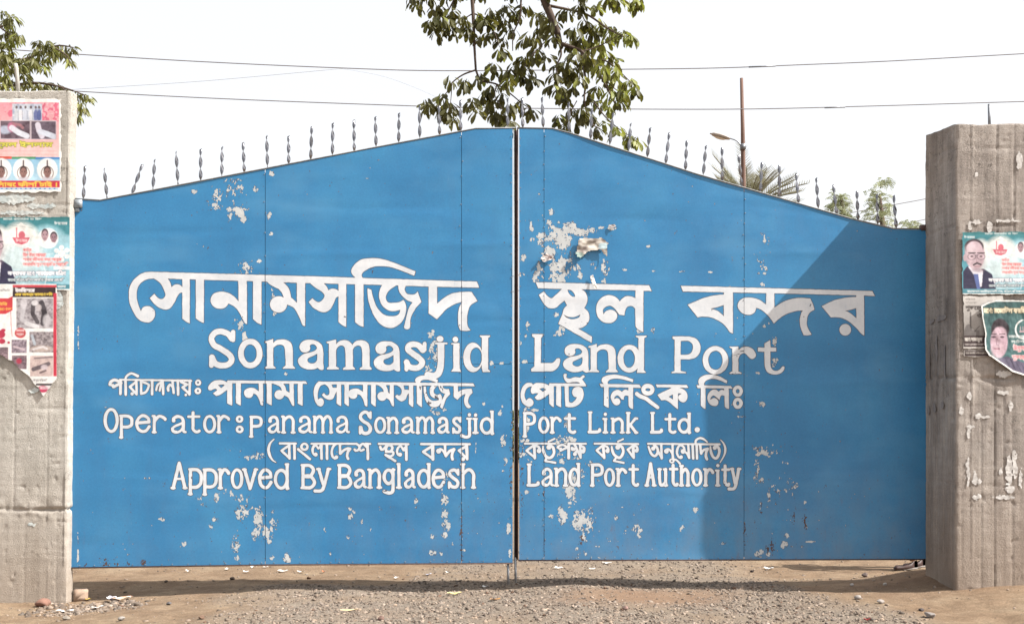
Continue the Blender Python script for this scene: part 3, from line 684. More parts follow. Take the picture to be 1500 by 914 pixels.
s.P([(1315, 78), (1418, 78), (1418, 88), (1398, 102), (1398, 415), (1418, 432), (1418, 441), (1345, 441), (1335, 400), (1335, 100), (1315, 88)])
word(GL, 'Sonamasjid', s)
s = Shape().T(770, 480, 7.143)
s.C([(68, 67, 1), (180, 67, 1), (178, 92, 1), (160, 105, 1), (158, 368, 1), (230, 368), (285, 364), (325, 322, 1), (352, 318, 1), (362, 340), (350, 390), (320, 430), (280, 455, 1), (60, 458, 1), (58, 432, 1), (92, 405, 1), (95, 105, 1), (70, 92, 1)])
big_a(s, 392, 170, 1.05, .99); big_n(s, 658, 172, 1.02, 1.0)
s.E(1083, 323, 122, 145, 60, 96); s.P([(1150, 85), (1265, 85), (1265, 95), (1240, 110), (1238, 445), (1256, 462), (1256, 471), (1165, 471), (1178, 400), (1180, 110), (1150, 95)])
word(GR, 'Land', s)
s = Shape().T(970, 480, 7.143)
s.C([(108, 92, 1), (280, 92, 1), (350, 112), (392, 165), (402, 215), (385, 275), (340, 315), (280, 330, 1), (192, 330, 1), (194, 452, 1), (248, 465, 1), (248, 473, 1), (98, 473, 1), (98, 465, 1), (130, 452, 1), (130, 125, 1), (108, 115, 1)])
s.C([(192, 137, 1), (270, 137), (312, 165), (322, 210), (308, 258), (265, 281), (192, 283, 1)], -1)
s.E(558, 340, 134, 148, 76, 101)
s.C([(705, 198, 1), (797, 198, 1), (799, 235, 1), (840, 205), (895, 198), (950, 225), (978, 270), (975, 305), (945, 325), (915, 315), (880, 277), (850, 265), (815, 285), (797, 330, 1), (797, 455, 1), (832, 472, 1), (832, 481, 1), (705, 481, 1), (705, 472, 1), (735, 455, 1), (735, 220, 1), (705, 206, 1)])
s.C([(1072, 165, 1), (1130, 128, 1), (1135, 207, 1), (1194, 207, 1), (1194, 248, 1), (1133, 248, 1), (1133, 380), (1150, 435), (1190, 452), (1230, 437), (1258, 405), (1280, 412), (1270, 450), (1230, 480), (1170, 488), (1110, 470), (1080, 420), (1072, 370), (1070, 250, 1), (1003, 247, 1), (1003, 208, 1), (1072, 207, 1)])
word(GR, 'Port', s, ('scratch', 1072, 1095, 505, 548))

# line 3 Bengali
s = Shape().T(150, 540, 7.5)
s.P([(185, 110), (975, 120), (988, 134), (975, 142), (185, 130)])
s.S(32, (84, 172), (95, 143), (130, 124), (172, 134), (205, 158)); s.S(22, (84, 172), (105, 182), (118, 176)); s.L(32, (205, 158), (120, 198)); s.L(30, (200, 125), (198, 275))
s.L(28, (255, 120), (256, 284)); s.S(24, (253, 122), (262, 90), (290, 62), (330, 52), (388, 80, 30)); s.L(26, (373, 140), (302, 198), (376, 280), (373, 140)); s.E(325, 275, 18)
s.L(26, (424, 130), (424, 265)); s.S(26, (426, 140), (502, 170), (505, 200), (475, 255), (424, 275)); s.L(28, (545, 130), (545, 278))
s.S(24, (590, 235), (600, 190), (622, 162), (648, 150)); s.S(24, (628, 240), (635, 205), (645, 165)); s.L(28, (662, 130), (667, 278))
s.S(28, (722, 238), (720, 205), (742, 175), (770, 195)); s.L(28, (768, 130), (782, 265)); s.L(28, (828, 130), (830, 282))
s.L(26, (862, 145), (928, 172), (880, 205), (955, 275)); s.L(28, (960, 130), (955, 280)); s.E(915, 287, 15)
s.E(1050, 152, 34, 34, 11); s.E(1048, 243, 36, 36, 12)
word(GL, 'পরিচালনায়:', s)
s = Shape().T(300, 544, 7.5)
s.P([(248, 98), (1110, 108), (1125, 135), (600, 131), (250, 127)])
s.C([(255, 125, 1), (200, 100), (150, 94), (100, 105), (55, 140), (38, 175), (42, 200), (68, 205), (100, 192), (122, 190, 1), (135, 205, 1), (90, 240, 1), (125, 267, 1), (165, 255), (210, 225), (255, 195, 1)]); s.C([(140, 148, 1), (185, 142), (222, 150, 1), (180, 182, 1)], -1)
V_(s, 245, 300, 105, 350, 373); V_(s, 342, 395, 120, 345, 373); V_(s, 682, 735, 125, 345, 372); V_(s, 1022, 1075, 130, 350, 378)
def ng(s, x, y, k=1):
    s.C([((a-592)*k+x, (b-125)*k+y, *c) for a, b, *c in [(592, 125, 1), (640, 125, 1), (640, 375, 1), (615, 365), (605, 330), (585, 280), (560, 250), (532, 240, 1), (522, 270), (492, 290), (450, 280), (430, 240), (445, 200), (490, 180), (540, 182), (575, 203), (594, 218, 1)]])
def mg(s, x, y, k=1):
    s.C([((a-740)*k+x, (b-130)*k+y, *c) for a, b, *c in [(740, 130, 1), (800, 150), (835, 178), (848, 215, 1), (875, 265, 1), (915, 285), (940, 330), (960, 370), (982, 378, 1), (975, 130, 1), (930, 130, 1), (932, 235, 1), (895, 210, 1), (885, 170), (862, 130, 1)]]); s.E((820-740)*k+x, (255-130)*k+y, 53*k, 50*k)
ng(s, 592, 125); mg(s, 740, 130)
word(GL, 'পানামা', s)
s = Shape().T(300, 544, 7.5)
s.P([(1245, 110), (1500, 113), (2300, 122), (2950, 130), (2967, 162), (1500, 143), (1245, 140)])
s.C([(1300, 110, 1), (1250, 110, 1), (1215, 150), (1198, 220), (1205, 300), (1230, 360), (1270, 383), (1300, 365), (1308, 330), (1295, 300), (1268, 292), (1243, 312, 1), (1240, 260), (1250, 200), (1275, 155), (1310, 142, 1)])
def sg(s, x, y):
    s.C([(a-1310+x, b-142+y, *c) for a, b, *c in [(1310, 135, 1), (1350, 165), (1370, 210), (1365, 252), (1338, 262), (1308, 235, 1), (1286, 258, 1), (1320, 292), (1370, 310), (1410, 295), (1430, 250), (1452, 212, 1), (1452, 180, 1), (1430, 178), (1405, 178), (1400, 165), (1385, 132, 1)]])
sg(s, 1310, 142); V_(s, 1450, 1498, 130, 350, 380)
s.T(500, 544, 7.5)
V_(s, 35, 83, 130, 350, 383); ng(s, 238, 135, 1.0); V_(s, 328, 378, 135, 350, 385); mg(s, 385, 140, .98) if False else None
s.C([(375, 135, 1), (430, 165), (458, 195), (465, 225, 1), (490, 290, 1), (530, 315), (555, 370), (577, 385, 1), (575, 135, 1), (532, 135, 1), (532, 248, 1), (512, 225, 1), (505, 185), (480, 138, 1)]); s.E(448, 272, 50)
s.C([(575, 140, 1), (635, 165), (662, 200), (658, 245), (635, 265), (612, 255, 1), (592, 275, 1), (625, 310), (665, 328), (705, 305), (722, 265), (742, 235, 1), (742, 205, 1), (720, 200), (695, 200, 1), (690, 185), (680, 140, 1)]); V_(s, 742, 790, 135, 355, 393); V_(s, 830, 885, 135, 350, 390)
s.C([(825, 128, 1), (810, 100), (825, 70), (870, 48), (920, 45), (990, 60), (1062, 95, 1), (1052, 122, 1), (980, 98), (920, 90), (880, 100), (862, 128, 1)])
s.C([(903, 165, 1), (930, 160, 1), (935, 230), (960, 290), (1000, 320), (1050, 320), (1072, 292, 1), (1020, 290), (980, 260), (970, 200), (990, 160), (1005, 140, 1), (1075, 140, 1), (1035, 175), (1015, 205), (1020, 240), (1050, 255), (1085, 247, 1), (1105, 280), (1100, 330), (1070, 375), (1020, 393), (970, 375), (925, 310), (908, 240)])
s.C([(1065, 140, 1), (1115, 140, 1), (1116, 175), (1138, 190), (1160, 193), (1180, 190, 1), (1195, 250, 1), (1150, 300), (1125, 370), (1110, 412, 1), (1085, 392, 1), (1100, 330), (1125, 275), (1140, 245, 1), (1100, 225), (1075, 185)])
s.C([(1235, 145, 1), (1280, 148, 1), (1282, 225, 1), (1330, 200), (1380, 190), (1430, 190, 1), (1442, 235, 1), (1410, 265), (1395, 300), (1395, 350), (1427, 385, 1), (1410, 400), (1380, 396), (1355, 360), (1350, 300), (1364, 245, 1), (1315, 270), (1275, 312, 1), (1235, 280, 1)])
word(GL, 'সোনামসজিদ', s, ('mottle', 602, 650, 565, 596))
s = Shape().T(755, 540, 8.333)
s.C([(205, 180, 1), (180, 172), (130, 180), (85, 230), (65, 310), (75, 390), (110, 440), (165, 463), (210, 445), (222, 410), (200, 372), (165, 360), (130, 388, 1), (112, 330), (125, 260), (165, 222), (215, 212, 1)])
s.C([(418, 212, 1), (370, 185), (300, 172), (240, 180), (200, 220), (188, 270), (205, 306), (245, 298), (280, 300, 1), (235, 350, 1), (265, 378), (310, 372), (370, 335), (418, 300, 1)]); s.C([(290, 245, 1), (340, 232), (377, 255, 1), (335, 282, 1)], -1)
s.P([(415, 178), (830, 178), (868, 213), (415, 213)]); V_(s, 413, 468, 190, 425, 468); V_(s, 498, 557, 200, 440, 468)
s.C([(598, 205, 1), (650, 205, 1), (652, 405, 1), (690, 415), (730, 385), (755, 345, 1), (715, 335), (693, 290), (710, 240), (760, 218), (810, 235), (832, 290), (825, 360), (785, 425), (720, 462), (650, 468), (610, 455, 1)])
s.C([(587, 80), (600, 62), (625, 66), (622, 105), (655, 122), (700, 110), (740, 102), (785, 108, 1), (830, 78, 1), (850, 95, 1), (815, 130, 1), (868, 205, 1), (800, 195, 1), (770, 165), (700, 162), (640, 172), (600, 135)])
word(GR, 'পোর্ট', s)
s = Shape().T(755, 540, 8.333)
s.P([(1028, 185), (1515, 192), (1533, 232), (1048, 222)]); V_(s, 1082, 1138, 200, 445, 475)
def hk(s, P_): s.C(P_)
s.C([(1085, 192, 1), (1055, 150), (1070, 105), (1130, 78), (1220, 72), (1320, 90), (1440, 130, 1), (1432, 165, 1), (1340, 135), (1240, 118), (1160, 130), (1128, 160), (1130, 192, 1)])
s.C([(1380, 215, 1), (1380, 268, 1), (1350, 255), (1322, 262), (1300, 285, 1), (1270, 262), (1235, 258), (1190, 285), (1165, 340), (1180, 400), (1215, 440), (1252, 443), (1280, 415), (1272, 375), (1240, 358), (1205, 372, 1), (1215, 340), (1250, 325), (1295, 372, 1), (1322, 377, 1), (1325, 345), (1345, 325), (1380, 332, 1), (1382, 450, 1), (1400, 475), (1434, 492, 1), (1437, 215, 1)])
s.T(920, 540, 8.333); s.E(242, 255, 80, 72, 32, 18); s.S(46, (108, 305), (150, 335), (220, 365), (300, 425), (362, 472, 40))
s.P([(340, 193), (718, 198), (735, 232), (355, 225)])
s.C([(545, 222, 1), (500, 250), (430, 280), (358, 318, 1), (408, 385, 1), (460, 382), (520, 420), (570, 465), (608, 492, 1), (612, 222, 1)]); s.C([(492, 340, 1), (548, 312, 1), (550, 376, 1)], -1)
s.C([(600, 228, 1), (650, 238), (700, 270), (725, 320), (720, 370), (690, 405), (645, 400), (615, 365), (620, 325), (655, 303, 1), (603, 298, 1)])
word(GR, 'লিংক', s)
s = Shape().T(920, 540, 8.333)
s.P([(835, 200), (1255, 210), (1275, 242), (850, 235)]); s.C([(875, 208, 1), (858, 160), (880, 110), (940, 78), (1020, 72), (1120, 95), (1210, 145, 1), (1205, 178, 1), (1120, 140), (1040, 122), (970, 135), (930, 170), (928, 208, 1)]); V_(s, 888, 945, 215, 450, 492)
s.C([(1175, 230, 1), (1175, 265, 1), (1140, 258), (1105, 280, 1), (1075, 255), (1030, 258), (985, 300), (968, 360), (985, 415), (1030, 450), (1075, 452), (1100, 425), (1098, 390), (1070, 362), (1040, 358), (1003, 378, 1), (1015, 345), (1050, 328), (1118, 380, 1), (1125, 345), (1145, 322), (1178, 328, 1), (1180, 460, 1), (1200, 480), (1232, 492, 1), (1228, 230, 1)])
s.E(1340, 273, 61, 69, 22, 28); s.E(1340, 421, 60, 67, 20, 27)
word(GR, 'লিঃ', s)

# line 4 English
def line(leaf, text, org, items, w_, yx, yb, **kw):
    s = Shape().T(*org)
    for it in items:
        ch, x0, x1 = it[:3]; k = dict(yx=yx, yb=yb); k.update(it[3] if len(it) > 3 else {})
        glyph(s, ch, x0, x1, k['yx'], k['yb'], k.get('w', w_)*.93, k.get('ya'), k.get('yd'))
    word(leaf, text, s, kw.get('worn')); return s
o1 = (145, 590, 7.5)
s = line(GL, 'Operator:', o1, [('O', 50, 218, dict(yx=55, yb=328, w=38)), ('p', 222, 378, dict(yx=128, yb=280, yd=390)), ('e', 398, 572, dict(yx=125, yb=328)), ('r', 578, 744), ('a', 785, 962, dict(yb=336)), ('t', 965, 1117, dict(yx=150, ya=90, yb=332)), ('o', 1143, 1287), ('r', 1288, 1442)], 35, 132, 333)
s.T(330, 590, 7.5); s.E(157, 178, 41, 41, 14); s.E(158, 290, 43, 42, 15)
line(GL, 'panama', (330, 590, 7.5), [('p', 265, 411, dict(yx=140, yb=272, yd=380)), ('a', 463, 607), ('n', 612, 775), ('a', 798, 957), ('m', 958, 1188), ('a', 1208, 1367)], 34, 138, 335)
line(GL, 'Sonamasjid', (515, 590, 6.818), [('S', 68, 205, dict(yx=75, yb=320, w=36)), ('o', 225, 347), ('n', 345, 478), ('a', 492, 630), ('m', 638, 834), ('a', 850, 980), ('s', 1000, 1100), ('j', 1085, 1196, dict(yx=146, ya=118, yd=355)), ('i', 1207, 1270, dict(yx=148, ya=122)), ('d', 1280, 1425, dict(yx=142, yb=316, ya=75))], 32, 137, 308)
line(GR, 'Port', (755, 590, 5.357), [('P', 58, 162, dict(yx=70, yb=177, yd=270)), ('o', 178, 268), ('r', 268, 362), ('t', 378, 478, dict(yx=122, ya=80, yb=242))], 25, 106, 240)
line(GR, 'Link', (755, 590, 5.357), [('L', 565, 672, dict(yx=65, yb=239)), ('i', 684, 728, dict(yx=117, ya=88)), ('n', 745, 859, dict(yx=114)), ('k', 866, 964, dict(yx=114, ya=70))], 25, 106, 240)
s = line(GR, 'Ltd.', (755, 590, 5.357), [('L', 1055, 1157, dict(yx=70, yb=241)), ('t', 1168, 1264, dict(yx=127, ya=78, yb=242)), ('d', 1272, 1380, dict(yx=118, ya=75, yb=241))], 25, 106, 240)
s.E(1427, 210, 20)
# line 5 Bengali
s = Shape().T(385, 640, 9.375)
s.S(30, (155, 28, 12), (105, 80, 26), (80, 160, 36), (92, 240, 36), (130, 310, 26), (183, 347, 10))
s.L(30, (236, 86), (455, 88)); s.L(32, (362, 115), (258, 185), (362, 285), (362, 115)); s.L(34, (363, 90), (367, 292)); s.L(36, (434, 95), (437, 292))
s.E(572, 132, 58, 57, 24); s.L(34, (487, 167), (647, 300))
s.L(28, (668, 90), (1290, 92)); s.S(32, (700, 120), (684, 165), (690, 220), (722, 250)); s.E(726, 238, 28); s.S(26, (700, 130), (735, 118), (765, 155), (790, 118)); s.L(36, (804, 95), (807, 292)); s.L(36, (880, 95), (882, 296))
s.S(32, (1000, 98), (965, 135), (946, 200), (958, 265), (990, 292)); s.E(1008, 276, 26); s.L(34, (1060, 100), (1062, 222)); s.S(34, (1064, 226), (1110, 182), (1160, 158), (1200, 158)); s.S(34, (1200, 162), (1168, 205), (1158, 260), (1172, 296))
s.S(32, (1285, 92), (1325, 125), (1318, 170), (1280, 185), (1262, 170)); s.S(32, (1320, 160), (1345, 112), (1378, 92), (1408, 118), (1440, 150)); s.S(30, (1325, 150), (1345, 185), (1385, 170)); s.L(36, (1440, 95), (1443, 298)); s.L(28, (1408, 90), (1475, 93))
word(GL, '(বাংলাদেশ', s)
s = Shape().T(540, 640, 9.375)
s.L(30, (140, 92), (548, 97)); s.S(34, (160, 135), (175, 170), (205, 165), (240, 125), (262, 105)); s.S(36, (262, 110), (238, 160), (250, 195), (300, 200)); s.S(36, (262, 110), (308, 118), (325, 155), (300, 195), (240, 200))
s.S(32, (300, 200), (335, 205), (335, 240), (295, 262), (240, 245)); s.L(34, (232, 245), (366, 326))
s.S(32, (432, 245), (402, 235), (390, 190), (410, 140), (445, 128), (470, 165), (488, 178)); s.E(432, 240, 28); s.S(26, (475, 180), (488, 148), (510, 138)); s.L(38, (516, 100), (519, 308))
word(GL, 'স্থল', s)
s = Shape().T(540, 640, 9.375)
s.L(30, (720, 95), (1390, 97)); s.L(34, (872, 125), (748, 200), (880, 295), (872, 125)); s.L(38, (882, 100), (884, 305))
s.S(34, (962, 195), (985, 165), (1025, 190), (1060, 255)); s.E(962, 192, 34); s.L(34, (1048, 100), (1052, 240)); s.S(36, (1060, 258), (1110, 195), (1172, 165)); s.S(36, (1175, 168), (1150, 220), (1145, 270), (1152, 303))
s.L(34, (1340, 125), (1240, 185), (1350, 292), (1340, 125)); s.L(38, (1348, 100), (1352, 300)); s.E(1298, 300, 27)
word(GL, 'বন্দর', s)
s = Shape().T(760, 638, 9.375)
s.L(26, (82, 108), (498, 108)); s.L(32, (208, 130), (105, 205), (218, 298), (208, 130)); s.L(36, (213, 120), (219, 306)); s.S(34, (222, 138), (268, 152), (290, 195)); s.E(276, 207, 31)
s.L(26, (408, 80), (490, 42)); s.E(412, 158, 34); s.S(38, (425, 125), (468, 160), (485, 220), (462, 280), (415, 305), (365, 272), (338, 205), (332, 145, 22)); s.L(28, (382, 300), (362, 345), (500, 370))
s.S(32, (532, 160), (560, 135), (610, 127), (660, 155)); s.S(26, (532, 162), (560, 180), (580, 170)); s.L(32, (655, 165), (572, 203)); s.L(40, (686, 110), (686, 305)); s.L(28, (680, 108), (920, 110))
s.S(32, (765, 125), (788, 160), (752, 192), (728, 165)); s.E(738, 182, 26); s.L(32, (772, 130), (808, 205)); s.S(32, (808, 205), (780, 225), (765, 250)); s.E(770, 250, 27); s.L(32, (808, 205), (848, 295)); s.L(34, (840, 120), (848, 300)); s.S(34, (855, 140), (895, 165), (898, 205)); s.E(882, 212, 30)
word(GR, 'কর্তৃপক্ষ', s)
s = Shape().T(760, 638, 9.375)
s.L(28, (1042, 108), (1640, 114)); s.L(32, (1155, 132), (1068, 200), (1170, 295), (1155, 132)); s.L(34, (1160, 125), (1173, 305)); s.S(32, (1172, 138), (1215, 155), (1232, 190)); s.E(1217, 207, 30)
s.L(26, (1362, 80), (1432, 46)); s.E(1358, 158, 32); s.S(38, (1372, 125), (1420, 160), (1435, 220), (1410, 280), (1370, 302), (1312, 262), (1284, 205), (1276, 150, 22)); s.L(28, (1335, 302), (1305, 345), (1440, 372))
s.T(910, 638, 9.375); s.L(32, (160, 138), (88, 190), (165, 292), (160, 138)); s.L(34, (167, 125), (172, 300)); s.S(32, (178, 138), (215, 155), (226, 195)); s.E(210, 205, 28)
word(GR, 'কর্তৃক', s)
s = Shape().T(910, 638, 9.375)
s.L(26, (368, 110), (1350, 118)); s.E(440, 175, 28); s.S(34, (452, 130), (492, 165), (505, 215), (485, 262), (455, 278), (412, 245), (375, 150, 24)); s.L(34, (500, 205), (558, 300)); s.L(34, (550, 120), (556, 308))
s.E(620, 212, 33); s.S(32, (622, 190), (660, 190), (700, 240), (712, 300)); s.L(32, (705, 125), (708, 300)); s.E(695, 345, 38, 34, 14, 12); s.S(28, (725, 325), (760, 335), (808, 385))
s.S(32, (815, 122), (778, 165), (765, 230), (785, 285), (815, 303)); s.E(822, 292, 24); s.E(850, 215, 32); s.S(30, (815, 128), (858, 155), (872, 200)); s.S(32, (865, 215), (905, 245), (933, 305)); s.L(32, (920, 125), (932, 300)); s.L(34, (980, 125), (988, 312))
s.L(34, (1036, 120), (1042, 312)); s.S(28, (1022, 105), (1026, 65), (1075, 33), (1130, 45), (1180, 85, 18)); s.L(34, (1085, 130), (1096, 238)); s.S(34, (1098, 242), (1130, 198), (1190, 178)); s.S(34, (1190, 182), (1165, 230), (1165, 290), (1178, 322))
s.E(1285, 165, 28); s.S(36, (1295, 130), (1338, 170), (1345, 235), (1310, 308), (1262, 290), (1232, 220), (1224, 150, 20)); s.S(28, (1362, 55, 10), (1408, 110, 24), (1430, 190, 32), (1412, 270, 26), (1358, 368, 10))
word(GR, 'অনুমোদিত)', s)
# line 6 English
line(GL, 'Approved', (245, 670, 6.522), [('A', 32, 197, dict(yx=40, yb=301)), ('p', 200, 342, dict(yx=100, yb=296, yd=358)), ('p', 338, 484, dict(yx=103, yb=293, yd=363)), ('r', 480, 602), ('o', 607, 728), ('v', 713, 871, dict(yb=310)), ('e', 868, 1010), ('d', 1018, 1168, dict(yx=105, yb=306, ya=52))], 33, 102, 301)
s = line(GL, 'By', (245, 670, 6.522), [('B', 1273, 1422, dict(yx=60, yb=300)), ('y', 1422, 1568, dict(yx=98, yb=268, yd=333))], 33, 102, 300)
line(GL, 'Bangladesh', (470, 670, 6.522), [('B', 155, 302, dict(yx=60, yb=298)), ('a', 310, 440), ('n', 443, 586), ('g', 590, 712, dict(yb=262, yd=352)), ('l', 716, 776, dict(yx=50)), ('a', 790, 908), ('d', 918, 1054, dict(ya=50)), ('e', 1057, 1192), ('s', 1210, 1328), ('h', 1332, 1482, dict(ya=52))], 33, 104, 296)
line(GR, 'Land', (760, 670, 4.545), [('L', 50, 137, dict(yx=38)), ('a', 148, 234), ('n', 232, 330), ('d', 330, 412, dict(ya=34))], 22, 66, 193)
line(GR, 'Port', (760, 670, 4.545), [('P', 476, 566, dict(yx=38)), ('o', 567, 641), ('r', 643, 722), ('t', 728, 802, dict(yx=78, ya=42))], 22, 68, 193)
line(GR, 'Authority', (760, 670, 4.545), [('A', 836, 918, dict(yx=33)), ('u', 920, 994), ('t', 997, 1064, dict(yx=76, ya=40)), ('h', 1066, 1142, dict(ya=48)), ('o', 1147, 1223), ('r', 1226, 1302), ('i', 1306, 1343, dict(yx=78, ya=53)), ('t', 1345, 1408, dict(yx=80, ya=44)), ('y', 1404, 1482, dict(yx=68, yb=180, yd=218))], 22, 70, 192)

SEAMS = [(388.45, 240, 830, .55), (676, 190, 830, .45), (797, 190, 822, .3), (1090, 270, 822, .3)]
for i, (leaf, text, s, worn) in enumerate(WORDS):
    xs, ys, F = s.field(.5)
    XX, YY = np.meshgrid(xs, ys)
    F = F+.28*vn(XX*.22, YY*.22, 200+i)*.8
    fo = F.copy()
    wear = fbm(XX*.16, YY*.11, 300+i, 4)
    F = np.maximum(F, (wear-.72)*14)
    if worn:
        kd, xa, xb, ya, yb = worn
        box_ = np.clip(1-np.maximum(np.abs(XX-(xa+xb)/2)/(xb-xa)*2, np.abs(YY-(ya+yb)/2)/(yb-ya)*2), 0, 1)
        if kd == 'scratch': nz = vn(XX*.10-YY*.03, YY*.85+XX*.22, 91)*.8+vn(XX*.4, YY*.5, 92)*.4
        else: nz = fbm(XX*.33, YY*.2, 93, 3)*1.5
        F = np.maximum(F, (nz-.62+.0*box_)*3*np.where(box_ > 0, 1, 0)-(box_ <= 0)*9)
    for sx_, y0, y1, hw in SEAMS:
        cut = hw-np.abs(XX-sx_)
        F = np.maximum(F, cut); fo = np.maximum(fo, cut)
    Vp, P_ = contour(xs, ys, F, 0)
    o = mk('painted_word', on_gate(Vp, .00085+.00003*i), P_, M_WHITE, leaf, label='white brush-painted word %s on the blue steel' % text)
    Vp, P_ = contour(xs, ys, fo, .85)
    mk('word_halo', on_gate(Vp, .00045+.000012*i), P_, M_OUT, o)  # added sharpening halo behind the letters, not a brushed line

